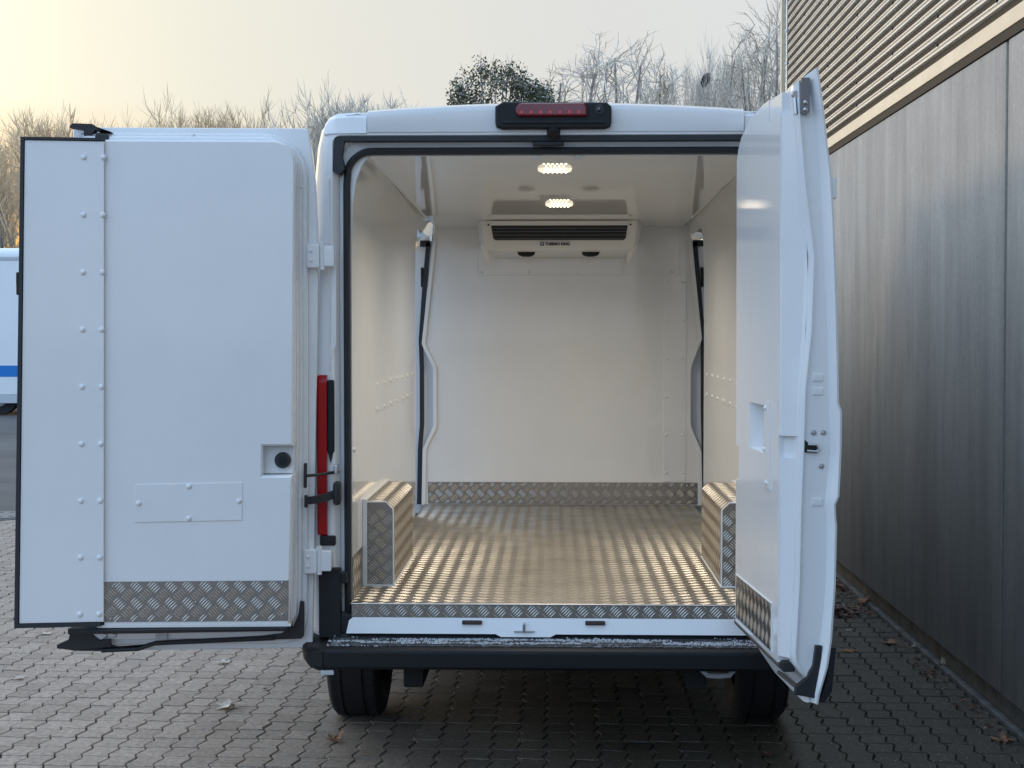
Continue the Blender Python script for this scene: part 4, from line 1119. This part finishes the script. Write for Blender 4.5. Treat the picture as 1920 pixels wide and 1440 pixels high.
# plug end face: a moulded cheek that slopes back to the bead, with lock cut-out
bm = bmesh.new(); rows = []
def cheek(z0, z1, din):
    rr = []
    zs_ = [z0 + (z1 - z0) * k / 10 for k in range(11)]
    for z in zs_:
        bd = interp(T_bead, z)
        rr.append([bm.verts.new(FR(u, z, w_)) for u, w_ in ((0.866, 0.2435), (0.882 - din, 0.240), (0.905 - din, bd + 0.020), (0.917, bd + 0.012), (0.86, bd + 0.0))])
    for a, b in zip(rr, rr[1:]):
        for i in range(5): bm.faces.new((a[i], a[(i + 1) % 5], b[(i + 1) % 5], b[i]))
    bm.faces.new(rr[0]); bm.faces.new(rr[-1][::-1])
cheek(0.66, 1.300, 0.0); cheek(1.375, 2.405, 0.0)
cheek(1.3005, 1.3745, 0.022)
obj("edge_panel", bm, M['paint'], rd, smooth=30)
bm = bmesh.new(); box(bm, 0.69, 0.87, -0.243, -0.20, 2.40, 2.478, 0.004); obj("top_block", bm, M['geld'], rd)
# recessed grip: liner of the pocket with a sloping back
bm = bmesh.new()
u0, u1, z0, z1 = PK
A = [bm.verts.new(FR(u, z, w_)) for u, z, w_ in ((u0, z0, 0.2458), (u1, z0, 0.2458), (u1, z1, 0.2458), (u0, z1, 0.2458))]
B = [bm.verts.new(FR(u, z, w_)) for u, z, w_ in ((u0 + .03, z0 + .012, 0.195), (u1 - .012, z0 + .012, 0.195), (u1 - .012, z1 - .006, 0.195), (u0 + .03, z1 - .006, 0.195))]
for i in range(4): bm.faces.new((A[i], A[(i + 1) % 4], B[(i + 1) % 4], B[i]))
bm.faces.new(B)
obj("grip_recess", bm, M['geld'], rd, smooth=0)
bm = bmesh.new(); prism(bm, [(0.66, 1.185), (0.756, 1.185), (0.752, 1.476), (0.66, 1.476)], 0.2445, 0.2485, FR, 0.001, 0.001); obj("latch_cover", bm, M['geld'], rd)
for u, z in ((0.68, 1.455), (0.665, 1.315), (0.70, 1.205)): rivet_at(rd, FR(u, z, 0.248), (0, -1, 0), 0.009, 0.008)
plate("kick_plate", rd, lambda a, b, d: FR(0.175 + a, 0.655 + b, 0.2475 + d), 0.610, 0.155, th=0.002, bars_parent=rd)
bm = bmesh.new(); tube(bm, [FR(0.170, 0.814, 0.247), FR(0.788, 0.814, 0.247), FR(0.788, 0.652, 0.247)], 0.003, 6); obj("sealant_bead", bm, M['wtrim'], rd)
bm = bmesh.new(); tube(bm, [FR(0.12, 0.628, 0.232), FR(0.872, 0.628, 0.232)], 0.0125, 8); obj("panel_seal", bm, mat("taupe_rubber", (0.09, 0.075, 0.065), 0.5), rd)
bm = bmesh.new(); box(bm, 0.865, 0.905, -0.235, -0.195, 0.612, 0.645, 0.004); obj("seal_end", bm, M['rubber'], rd)
# lower moulded seal on the free edge
bm = bmesh.new()
prism(bm, [(0.136, 0.535), (0.205, 0.548), (0.200, 0.575), (0.168, 0.60), (0.146, 0.64), (0.138, 0.705), (0.118, 0.705), (0.122, 0.62)], 0.925, 0.948, lambda a, b, d: FR(d, b, a), 0.003, 0.003)
obj("door_edge_seal", bm, M['rubber'], rd, smooth=25)
bm = bmesh.new(); tube(bm, [FR(0.62, 0.548, 0.185), FR(0.93, 0.548, 0.168)], 0.007, 8); obj("lower_seal_lip", bm, mat("taupe_lip", (0.10, 0.08, 0.065), 0.5), rd)
bm = bmesh.new(); prism(bm, [(0.076, 0.70), (0.088, 0.56), (0.112, 0.525), (0.128, 0.528), (0.104, 0.60), (0.094, 0.70)], 0.86, 0.958, lambda a, b, d: FR(d, b, a)); obj("outer_trim", bm, M['plastic'], rd)
# steel strap, latch, bolts
bm = bmesh.new(); prism(bm, rrect(0.170, 0.198, 2.398, 2.512, (0.012, 0.012, 0.002, 0.002), 5), 0.926, 0.950, lambda a, b, d: FR(d, b, a)); st = obj("top_strap", bm, mat("grey_steel", (0.22, 0.22, 0.23), 0.45, metal=0.6), rd)
bm = bmesh.new()
for z in (2.434, 2.411): dome(bm, FR(0.950, z, 0.184), (1, 0, 0), 0.008, 0.006, 10)
for z, w_ in ((1.388, 0.146), (1.388, 0.114), (1.280, 0.120)): 
    disc(bm, FR(0.9275, z, w_), (1, 0, 0), 0.009, 0.003, 12); dome(bm, FR(0.930, z, w_), (1, 0, 0), 0.006, 0.006, 8)
obj("edge_bolts", bm, M['steel'], rd)
bm = bmesh.new(); prism(bm, [(0.134, 1.322), (0.136, 1.352), (0.160, 1.352), (0.176, 1.366), (0.180, 1.325)], 0.925, 0.9325, lambda a, b, d: FR(d, b, a)); obj("latch_mouth", bm, M['ink'], rd)
bm = bmesh.new(); tube(bm, [FR(0.934, 1.330, 0.168), FR(0.938, 1.328, 0.138), FR(0.938, 1.339, 0.132), FR(0.938, 1.349, 0.138), FR(0.934, 1.350, 0.165)], 0.004, 8); obj("latch_claw", bm, M['steel'], rd)
bm = bmesh.new(); tube(bm, [FR(0.922, 2.475, 0.214), FR(0.926, 2.44, 0.212), FR(0.928, 2.40, 0.209)], 0.008, 8); disc(bm, FR(0.92, 2.462, 0.210), (1, 0, 0), 0.014, 0.012, 12); obj("top_latch", bm, M['steel'], rd)
# pressed ribs in the free edge
bm = bmesh.new()
for z in (1.565, 1.520, 1.165):
    box(bm, 0.923, 0.9315, -0.150, -0.115, z - 0.013, z + 0.013, 0.004)
obj("edge_pressing", bm, M['paint'], rd)
bm = bmesh.new(); box(bm, 0.90, 0.957, -0.108, -0.083, 2.13, 2.20, 0.006); obj("outer_buffer", bm, M['paint'], rd)
for z in (1.997, 0.835):
    bm = bmesh.new(); box(bm, -0.004, 0.046, -0.06, -0.02, z - 0.046, z + 0.046, 0.006); tube(bm, [(-0.012, -0.045, z - 0.052), (-0.012, -0.045, z + 0.058)], 0.010, 10); obj("hinge", bm, M['paint'], rd)

# snow grains on the bumper step
bm = bmesh.new()
for k in range(4200):
    x = random.uniform(-0.86, 0.80); t = random.random()
    y = -0.055 - 0.075 * t if random.random() < 0.75 else random.uniform(-0.165, -0.03)
    dens = noise.noise(Vector((x * 3.5, y * 22, 3.1))) + 0.45 * noise.noise(Vector((x * 17, y * 40, 0)))
    if dens < (-0.05 if -0.12 < y < -0.06 else 0.22): continue
    r = random.uniform(0.0012, 0.0042); zz = 0.532 + (y + 0.03) * 0.074 + 0.0075
    if -0.16 < y < -0.04: zz = 0.5305 + 0.0018 * (y + 0.15) / 0.024
    a0 = random.random() * 6.28
    base = [bm.verts.new((x + r * random.uniform(.7, 1.9) * math.cos(a0 + 2.09 * q), y + r * math.sin(a0 + 2.09 * q), zz - 0.003)) for q in range(3)]
    tp = bm.verts.new((x, y, zz + r * 0.6))
    bm.faces.new(base)
    for q in range(3): bm.faces.new((base[q], base[(q + 1) % 3], tp))
tag(obj("snow_grains", bm, M['frost'], smooth=0), "thin crust of icy snow grains lying on the black bumper step", "snow", kind="stuff")

# ================================================================== TRUCK FAR LEFT
tr = empty("box_truck", (-13.6, 25.2, 0))
tag(tr, "white box truck with a blue stripe parked behind the open left door", "truck")
bm = bmesh.new(); prism(bm, rrect(-1.2, 1.25, 0.42, 3.42, (0.02, 0.02, 0.16, 0.16), 5), -3.6, 4.2, lambda a, b, d: (d, a + 1.2, b)); obj("box_body", bm, M['paint'], tr)
bm = bmesh.new(); box(bm, -3.58, 4.18, -0.004, 0.01, 0.79, 1.02); obj("side_stripe", bm, M['bluestripe'], tr)
bm = bmesh.new(); box(bm, -3.6, 4.2, -0.02, 0.02, 3.17, 3.24, 0.008); box(bm, -3.6, 4.2, -0.015, 0.02, 0.25, 0.418, 0.01); obj("side_rail", bm, M['greyw'], tr)
for x in (-2.4, 2.2):
    bm = bmesh.new(); tube(bm, [(x, 0.12, 0.40), (x, 0.34, 0.40)], 0.40, 24); o = obj("wheel", bm, M['tyre'], tr)
    bm = bmesh.new(); disc(bm, (x, 0.119, 0.40), (0, -1, 0), 0.22, 0.02, 20); obj("rim", bm, M['greyw'], o)
bm = bmesh.new(); box(bm, -3.5, 4.1, 0.3, 2.1, 0.22, 0.42); obj("chassis", bm, M['dark'], tr)

# ================================================================== TREES
def grow(bmT, bmC, p, d, L, r, lvl, maxl, rng, spread, upb, wig, kids):
    """one branch as a bent tapered tube; trunk and first limbs go to bmT, the rest to bmC"""
    n = 5 if lvl < 2 else (4 if lvl < 3 else 3)
    pts = [p.copy()]; rs = [r]; q = p.copy(); dd = d.copy()
    for k in range(n):
        dd = (dd + Vector((rng.uniform(-1, 1), rng.uniform(-1, 1), rng.uniform(-.6, .8))) * wig + Vector((0, 0, upb))).normalized()
        q = q + dd * (L / n); pts.append(q.copy()); rs.append(r * (1 - (0.62 if lvl < maxl else 0.75) * (k + 1) / n))
    tube(bmT if lvl < 2 else bmC, pts, r, 7 if lvl == 0 else (5 if lvl == 1 else 3), cap=False, rs=rs)
    if lvl >= maxl: return
    for k in range(kids[lvl]):
        t = (rng.uniform(0.30, 1.0) if lvl else rng.uniform(0.38, 1.0)) if k else 1.0
        i = min(int(t * n), n - 1); f = t * n - i
        bp = pts[i].lerp(pts[i + 1], f); br = rs[i] + (rs[i + 1] - rs[i]) * f
        axis = (pts[i + 1] - pts[i]).normalized()
        side = axis.orthogonal().normalized(); side.rotate(Matrix.Rotation(rng.uniform(0, 6.283), 3, axis))
        ang = rng.gauss(spread[lvl], 0.14) if k else rng.uniform(0.05, 0.25)
        nd = (axis * math.cos(ang) + side * math.sin(ang)).normalized()
        grow(bmT, bmC, bp, nd, L * rng.uniform(0.48, 0.72) * (1.15 - 0.35 * t), max(br * rng.uniform(0.55, 0.75), 0.0052), lvl + 1, maxl, rng, spread, upb, wig, kids)

def tree_meshes(seed, H, spread, upb, wig, kids, r0, maxl=4, trunk_frac=0.42):
    rng = random.Random(seed); bT, bC = bmesh.new(), bmesh.new()
    grow(bT, bC, Vector((0, 0, -0.1)), Vector((0, 0, 1)), H * trunk_frac, r0, 0, maxl, rng, spread, upb, wig, kids)
    zz_ = sorted(v_.co.z for v_ in bC.verts); mx = zz_[int(len(zz_) * 0.985)]; s_ = H / mx
    for b in (bT, bC):
        for v_ in b.verts: v_.co *= s_
        bmesh.ops.recalc_face_normals(b, faces=b.faces)
    mt, mc = bpy.data.meshes.new("trunk"), bpy.data.meshes.new("crown")
    bT.to_mesh(mt); bC.to_mesh(mc); bT.free(); bC.free()
    mt.materials.append(M['bark']); mc.materials.append(M['frosttwig'])
    mt.shade_smooth()
    return mt, mc
def dome_meshes(seed, H, rx, rz):
    """a rounded bare crown: limbs reach towards points spread over an ellipsoid, each carrying side limbs, twigs and twiglets"""
    rng = random.Random(seed); bT, bC = bmesh.new(), bmesh.new()
    base = Vector((0, 0, 0.26 * H)); c = Vector((0, 0, H - rz))
    tube(bT, [(0, 0, -0.1), (0.04, 0.02, 0.13 * H), base], 0.2, 7, cap=False, rs=[0.20, 0.16, 0.13])
    def surf(d, k): return c + Vector((d.x * rx * k, d.y * rx * k, d.z * rz * k))
    def curve(bm, p0, d0, p1, r0, r1, n, wob):
        seg = 5 if r0 > 0.05 else 3
        L = (p1 - p0).length; m_ = p0 + d0.normalized() * L * 0.5
        pts = []
        for i in range(n + 1):
            t = i / n; q = p0 * (1 - t) ** 2 + m_ * 2 * t * (1 - t) + p1 * t * t
            if 0 < i < n: q = q + Vector((rng.gauss(0, 1), rng.gauss(0, 1), rng.gauss(0, 1))) * wob * L
            pts.append(q)
        tube(bm, pts, r0, seg, cap=False, rs=[r0 + (r1 - r0) * i / n for i in range(n + 1)])
        return pts
    def at(pts, t):
        x = t * (len(pts) - 1); i = min(int(x), len(pts) - 2)
        return pts[i].lerp(pts[i + 1], x - i), (pts[i + 1] - pts[i]).normalized()
    for a_ in range(13):
        ph = a_ * 2.399 + rng.uniform(-.3, .3); zz = rng.uniform(-0.15, 1.0)
        d = Vector((math.cos(ph) * math.sqrt(max(0, 1 - zz * zz)), math.sin(ph) * math.sqrt(max(0, 1 - zz * zz)), zz))
        limb = curve(bT, base + Vector((0, 0, rng.uniform(-.04, .08) * H)), Vector((d.x * .5, d.y * .5, 1.0)), surf(d, 0.86), 0.075, 0.018, 6, 0.018)
        for b_ in range(7):
            p, t = at(limb, rng.uniform(0.35, 1.0))
            d2 = (d + Vector((rng.gauss(0, .42), rng.gauss(0, .42), rng.gauss(0, .32)))).normalized()
            if d2.z < -0.25: d2.z *= -1
            sub = curve(bC, p, (t + d2 * 0.6), surf(d2, rng.uniform(0.78, 0.97)), 0.022, 0.009, 5, 0.03)
            for e_ in range(5):
                p2, t2 = at(sub, rng.uniform(0.3, 1.0))
                d3 = (t2 + Vector((rng.gauss(0, .55), rng.gauss(0, .55), rng.gauss(0.15, .4)))).normalized()
                tw = curve(bC, p2, d3, p2 + d3 * H * rng.uniform(0.045, 0.085), 0.0095, 0.005, 3, 0.04)
                for f_ in range(3):
                    p3, t3 = at(tw, rng.uniform(0.25, 1.0))
                    d4 = (t3 + Vector((rng.gauss(0, .6), rng.gauss(0, .6), rng.gauss(0.1, .45)))).normalized()
                    curve(bC, p3, d4, p3 + d4 * H * rng.uniform(0.018, 0.04), 0.006, 0.003, 2, 0.03)
    for b in (bT, bC): bmesh.ops.recalc_face_normals(b, faces=b.faces)
    mt, mc = bpy.data.meshes.new("trunk"), bpy.data.meshes.new("crown")
    bT.to_mesh(mt); bC.to_mesh(mc); bT.free(); bC.free()
    mt.materials.append(M['bark']); mc.materials.append(M['frosttwig']); mt.shade_smooth()
    return mt, mc
KIND = {
    'round': [dome_meshes(s, 10, 1.9, 2.6) for s in (3, 11)],
    'dome': [dome_meshes(s, 10, 1.75, 3.1) for s in (14, 44)],
    'broom': [tree_meshes(s, 10, (0.35, 0.42, 0.5, 0.5), 0.16, 0.12, (9, 8, 6, 6), 0.15, trunk_frac=0.36) for s in (5, 21)],
    'loose': [tree_meshes(s, 10, (0.62, 0.65, 0.7, 0.7), 0.07, 0.16, (7, 6, 6, 6), 0.15, trunk_frac=0.5) for s in (8, 31)],
}
GLOW_TINTED = {}
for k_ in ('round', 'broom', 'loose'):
    GLOW_TINTED[k_] = []
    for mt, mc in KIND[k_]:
        c2 = mc.copy(); c2.materials.clear(); c2.materials.append(M['glowtwig']); GLOW_TINTED[k_].append((mt, c2))
def px_ground(px, dist):
    """point on the ground at a distance ahead of the camera for a picture column, worked out once from the measured bearings"""
    return ((px - 1040) / 2884 * dist, dist - 5.9)
tree_i = [0]
def tree(kind, px, top, dist, rz, label, lean=(0, 0), wide=1.0):
    mt, mc = (GLOW_TINTED if px < 560 else KIND)[kind][tree_i[0] % 2]; tree_i[0] += 1
    x, y = px_ground(px, dist); H = (622 - top) * dist / 2884 + 1.71 + (0.0 if px < 1000 else -0.1)
    t = empty("bare_tree", (x, y, -0.02), rz)
    t.rotation_euler = (lean[0], lean[1], rz); t.scale = (H / 10 * wide * 1.35, H / 10 * wide * 1.35, H / 10)
    tag(t, label, "tree", "bare frosted trees along the far edge of the yard")
    for nm, me in (("trunk", mt), ("crown", mc)):
        o = bpy.data.objects.new(nm, me); COL.objects.link(o); o.parent = t
    return t
TREES = [
    # px, top, dist, kind, rot, wide, label
    (-22, 254, 46, 'broom', 0.4, 0.6, "bare tree against the orange glow, leftmost, above the box truck's roof"),
    (16, 254, 43, 'loose', 1.9, 0.6, "bare forked tree against the orange glow between box truck roof and door seal"),
    (52, 252, 52, 'round', 3.1, 0.9, "bare tree peeping over the top left corner of the overlap strip"),
    (118, 226, 54, 'broom', 0.9, 1.08, "bare tree rising above the black catch on the left door's top"),
    (175, 240, 50, 'round', 2.2, 0.94, "low bare tree just right of the black catch on the left door's top"),
    (240, 230, 55, 'loose', 4.0, 1.08, "thin sparse bare tree above the left part of the face-on door"),
    (298, 228, 52, 'broom', 5.1, 0.81, "slim bare tree above the left door, left of the tallest brush-like crown there"),
    (345, 212, 52, 'broom', 2.7, 1.08, "brush-like bare tree, tallest of those above the face-on door"),
    (405, 220, 54, 'broom', 0.2, 1.08, "brush-like bare tree right of the tallest crown above the face-on door"),
    (470, 236, 56, 'round', 1.2, 1.08, "low bare tree above the right part of the face-on door"),
    (535, 238, 54, 'loose', 3.6, 1.08, "low sparse bare tree above the top right corner of the face-on door"),
    (608, 202, 46, 'broom', 2.0, 1.22, "bare bushy tree filling the gap between the left door and the van body"),
    (655, 216, 48, 'broom', 4.4, 1.08, "bare brush-like tree above the van roof's rounded left corner"),
    (722, 214, 50, 'broom', 0.7, 1.08, "bare brush-like tree above the roof between left corner and leafy shrub tree"),
    (790, 192, 48, 'round', 5.5, 0.94, "bare tree whose twigs touch the leafy shrub tree's left side"),
    (1145, 80, 60, 'dome', 1.0, 1.18, "tall bare tree with the widest round pale crown, right of the brake light"),
    (1284, 130, 57, 'broom', 0.3, 0.5, "thin upright bare tree left of the tree holding the dark nest"),
    (1326, 108, 55, 'broom', 3.3, 0.62, "thin bare tree that holds the dark nest"),
    (575, 224, 58, 'broom', 5.2, 1.0, "low distant bare tree seen through the gap beside the left door"),
    (690, 210, 58, 'round', 1.1, 1.0, "distant bare tree low over the roof's left half"),
    (205, 240, 60, 'broom', 1.4, 1.0, "low distant bare tree behind the left part of the face-on door"),
    (440, 228, 60, 'round', 0.8, 1.0, "low distant bare tree behind the right half of the face-on door"),
    (1368, 165, 60, 'loose', 3.0, 0.4, "low bare tree just right of the dark nest"),
]
for (px, top, dist, kind, rz, wd, lab) in TREES: tree(kind, px, top, dist, rz, lab, wide=wd)
tree('loose', 1408, 84, 50, 1.6, "bare tree leaning left with a long slanting trunk near the slatted building", lean=(0, R(-12)), wide=0.5)
tree('dome', 1452, 8, 44, 2.4, "tallest bare tree, close beside the slatted building's corner", wide=0.75)
# nests
def nest(px, py, dist, r, label):
    x, y = px_ground(px, dist); z = 1.71 + (622 - py) * dist / 2884
    bm = bmesh.new(); rng = random.Random(int(px))
    for k in range(420):
        a = rng.uniform(0, 6.283); b = math.acos(rng.uniform(-1, 1)); rr = r * rng.uniform(0.75, 1.0)
        c0 = Vector((rr * math.sin(b) * math.cos(a), rr * math.sin(b) * math.sin(a), rr * 1.25 * math.cos(b)))
        t = Vector((rng.uniform(-1, 1), rng.uniform(-1, 1), rng.uniform(-1, 1))).normalized() * r * 0.45
        tube(bm, [c0 - t, c0 + t], r * 0.05, 3, cap=False)
    bmesh.ops.create_icosphere(bm, subdivisions=2, radius=r * 0.85, matrix=Matrix.Diagonal((1, 1, 1.2, 1)))
    o = obj("bird_nest", bm, M['nest'], smooth=0); o.location = (x, y, z); o.scale = (0.72, 0.8, 1.12); o.rotation_euler = (0.2, 0.35, 0.4); tag(o, label, "nest")
nest(1320, 155, 54.5, 0.17, "dark twig nest in the thin bare tree over the roof's right part")
nest(609, 231, 45.5, 0.08, "small brown nest low beside the van roof's rounded left corner")

# leafy shrub tree above the roof
x, y = px_ground(932, 40)
ev_t = empty("leafy_tree", (x, y, 0)); tag(ev_t, "small leafy tree with dark green and brown leaves behind the brake light", "tree")
rng = random.Random(5); bT = bmesh.new(); bL = bmesh.new()
Ht = (622 - 118) * 40 / 2884 + 1.71
clumps = []
for k in range(60):
    a = rng.uniform(0, 6.283); rr = 1.30 * math.sqrt(rng.random())
    hmax = Ht - 0.25 - 0.75 * (rr / 1.35) ** 2.5 - 0.35 * rng.random()
    clumps.append(Vector((rr * math.cos(a) * (1.25 if math.cos(a) < 0 else 1.0), rr * math.sin(a), hmax if k < 30 else hmax - 3.4 * rng.random())))
tube(bT, [(0, 0, -0.1), (0.05, 0, 2), (0, 0.05, 4.2)], 0.14, 8, rs=[0.17, 0.13, 0.10])
for c0 in clumps:
    b0 = Vector((0, 0, rng.uniform(3.4, 4.4)))
    tube(bT, [b0, b0.lerp(c0, 0.5) + Vector((0, 0, 0.2)), c0], 0.03, 5, rs=[0.05, 0.03, 0.012])
    R_ = rng.uniform(0.30, 0.48)
    for q in range(150):
        dv = Vector((rng.gauss(0, 1), rng.gauss(0, 1), rng.gauss(0, 1))).normalized() * R_ * rng.random() ** 0.5
        p = c0 + dv; s_ = rng.uniform(0.028, 0.055)
        e1 = Vector((rng.uniform(-1, 1), rng.uniform(-1, 1), rng.uniform(-1, 1))).normalized(); e2 = e1.orthogonal().normalized()
        e2.rotate(Matrix.Rotation(rng.uniform(0, 6.28), 3, e1)); 
        bL.faces.new([bL.verts.new(p + v_) for v_ in (-e1 * s_, e2 * s_ * 0.55, e1 * s_ * 1.1, -e2 * s_ * 0.55)])
    tp = c0 + Vector((rng.uniform(-.2, .2), rng.uniform(-.2, .2), R_ + rng.uniform(0.0, 0.12)))
    tube(bT, [c0, tp], 0.012, 4, rs=[0.012, 0.004])
obj("trunk", bT, M['bark'], ev_t); obj("crown", bL, M['evleaf'], ev_t, smooth=0, recalc=False)

# ================================================================== FALLEN LEAVES
def leaf_mesh(seed, size, curl):
    """a lobed dry leaf, curled, with stalk"""
    rng = random.Random(seed); bm = bmesh.new()
    lob = []
    n = 22
    for k in range(n):
        t = -math.pi + 2 * math.pi * (k + 0.5) / n
        r = size * (0.62 + 0.30 * math.cos(5 * t) * (0.7 + 0.3 * rng.random()) + 0.10 * rng.uniform(-1, 1)) * (0.85 + 0.25 * math.cos(t))
        lob.append((r * math.cos(t), r * math.sin(t)))
    def hz(x, y):
        q = math.hypot(x, y) / size
        return 0.004 + curl * size * (0.45 * q * q + 0.25 * math.sin(4.2 * x / size + seed) * math.sin(3.7 * y / size + seed * 2) + 0.10 * rng.uniform(-1, 1) * q)
    c = bm.verts.new((0, 0, 0.004))
    mid = [bm.verts.new((x * 0.5, y * 0.5, hz(x * 0.5, y * 0.5))) for x, y in lob]
    out = [bm.verts.new((x, y, hz(x, y))) for x, y in lob]
    for k in range(n):
        j = (k + 1) % n
        bm.faces.new((c, mid[k], mid[j])); bm.faces.new((mid[k], out[k], out[j], mid[j]))
    zmin = min(v_.co.z for v_ in bm.verts)
    for v_ in bm.verts: v_.co.z += 0.003 - zmin
    tube(bm, [(0, 0, 0.006), (-size * 0.5, size * 0.1, 0.008), (-size * 1.1, size * 0.05, 0.004)], size * 0.02, 4)
    return bm
def gp(px, py):
    d = 1.71 * 2884 / (py - 622); return ((px - 1040) / 2884 * d, d - 5.9)
LEAVES = [
    (413, 1337, 0.085, 'leaf_pale', 0.5, 0.2, "large pale crumpled leaf on the paving left of the rear tyre"),
    (622, 1402, 0.058, 'leaf_brown', 0.7, 1.0, "russet curled leaf on the paving in front of the rear tyre"),
    (413, 1252, 0.055, 'leaf_pale', 0.5, 2.0, "small beige leaf on the paving just below the left door"),
    (205, 1200, 0.090, 'leaf_pale', 0.12, 0.0, "flat whitish leaf on the paving under the left door's free corner"),
    (70, 1198, 0.060, 'leaf_pale', 0.25, 0.8, "whitish leaf on the paving below the overlap strip"),
    (22, 1284, 0.050, 'leaf_pale', 0.3, 2.5, "pale leaf at the left picture edge on the paving"),
    (492, 1302, 0.026, 'leaf_dark', 0.6, 0.4, "tiny dark leaf scrap on the paving above the large pale leaf"),
    (1768, 1253, 0.060, 'leaf_pale', 0.9, 1.3, "pale upturned leaf on the paving close to the wall's plinth"),
    (1720, 1215, 0.060, 'leaf_pale', 0.5, 0.4, "beige leaf against the plinth, further back than the upturned one"),
    (1672, 1208, 0.075, 'leaf_brown', 0.45, 2.6, "brown leaf on the paving beside the dark debris along the plinth"),
    (1588, 1222, 0.060, 'leaf_orange', 0.10, 0.3, "single flat orange leaf on the paving right of the edge-on door"),
    (1880, 1390, 0.070, 'leaf_brown', 0.25, 1.1, "reddish brown leaf near the bottom right corner by the plinth"),
    (1617, 1134, 0.075, 'leaf_brown', 1.0, 0.6, "dark red curled leaf standing up beside the leaf litter by the wall"),
    (1592, 1184, 0.030, 'leaf_pale', 0.4, 2.0, "tiny whitish leaf scrap right of the edge-on door"),
    (1438, 1422, 0.055, 'leaf_dark', 0.2, 0.9, "dark wet leaf on the shaded paving behind the van"),
]
for i, (px, py, s_, mt_, curl, rz, lab) in enumerate(LEAVES):
    x, y = gp(px, py)
    o = obj("fallen_leaf", leaf_mesh(i + 3, s_, curl), M[mt_], recalc=False, smooth=60)
    o.location = (x, y, 0.001); o.rotation_euler = (0, 0, rz)
    tag(o, lab, "leaf", "fallen leaves on the paving")
# leaf litter along the plinth
bm = bmesh.new(); rng = random.Random(12)
def scrap(x, y, z, s_):
    e1 = Vector((rng.uniform(-1, 1), rng.uniform(-1, 1), rng.uniform(-.25, .25))).normalized() * s_
    e2 = Vector((-e1.y, e1.x, rng.uniform(-.3, .3) * s_)) * rng.uniform(.4, .8)
    p = Vector((x, y, z)); q = [bm.verts.new(p + v_) for v_ in (-e1, -e1 * .3 + e2 + Vector((0, 0, s_ * .35)), e1 * 1.1, e1 * .2 - e2 + Vector((0, 0, s_ * .3)))]
    bm.faces.new(q)
for k in range(90):
    px = rng.gauss(1588, 22); py = rng.gauss(1150, 6) if rng.random() < .6 else rng.gauss(1100, 8)
    x, y = gp(px, py); x = min(x, 1.9); scrap(x, y, rng.uniform(.004, .03), rng.uniform(.012, .045))
for k in range(150):
    y = rng.uniform(0.2, 4.5); x = 1.92 - abs(rng.gauss(0, 0.045)); scrap(x, y, rng.uniform(.004, .016), rng.uniform(.006, .022))
o = obj("leaf_litter", bm, leafmat("litter_leaf", (0.06, 0.035, 0.025), (0.26, 0.14, 0.09)), smooth=0, recalc=False)
tag(o, "brown leaf litter gathered along the foot of the concrete wall", "leaf litter", kind="stuff")
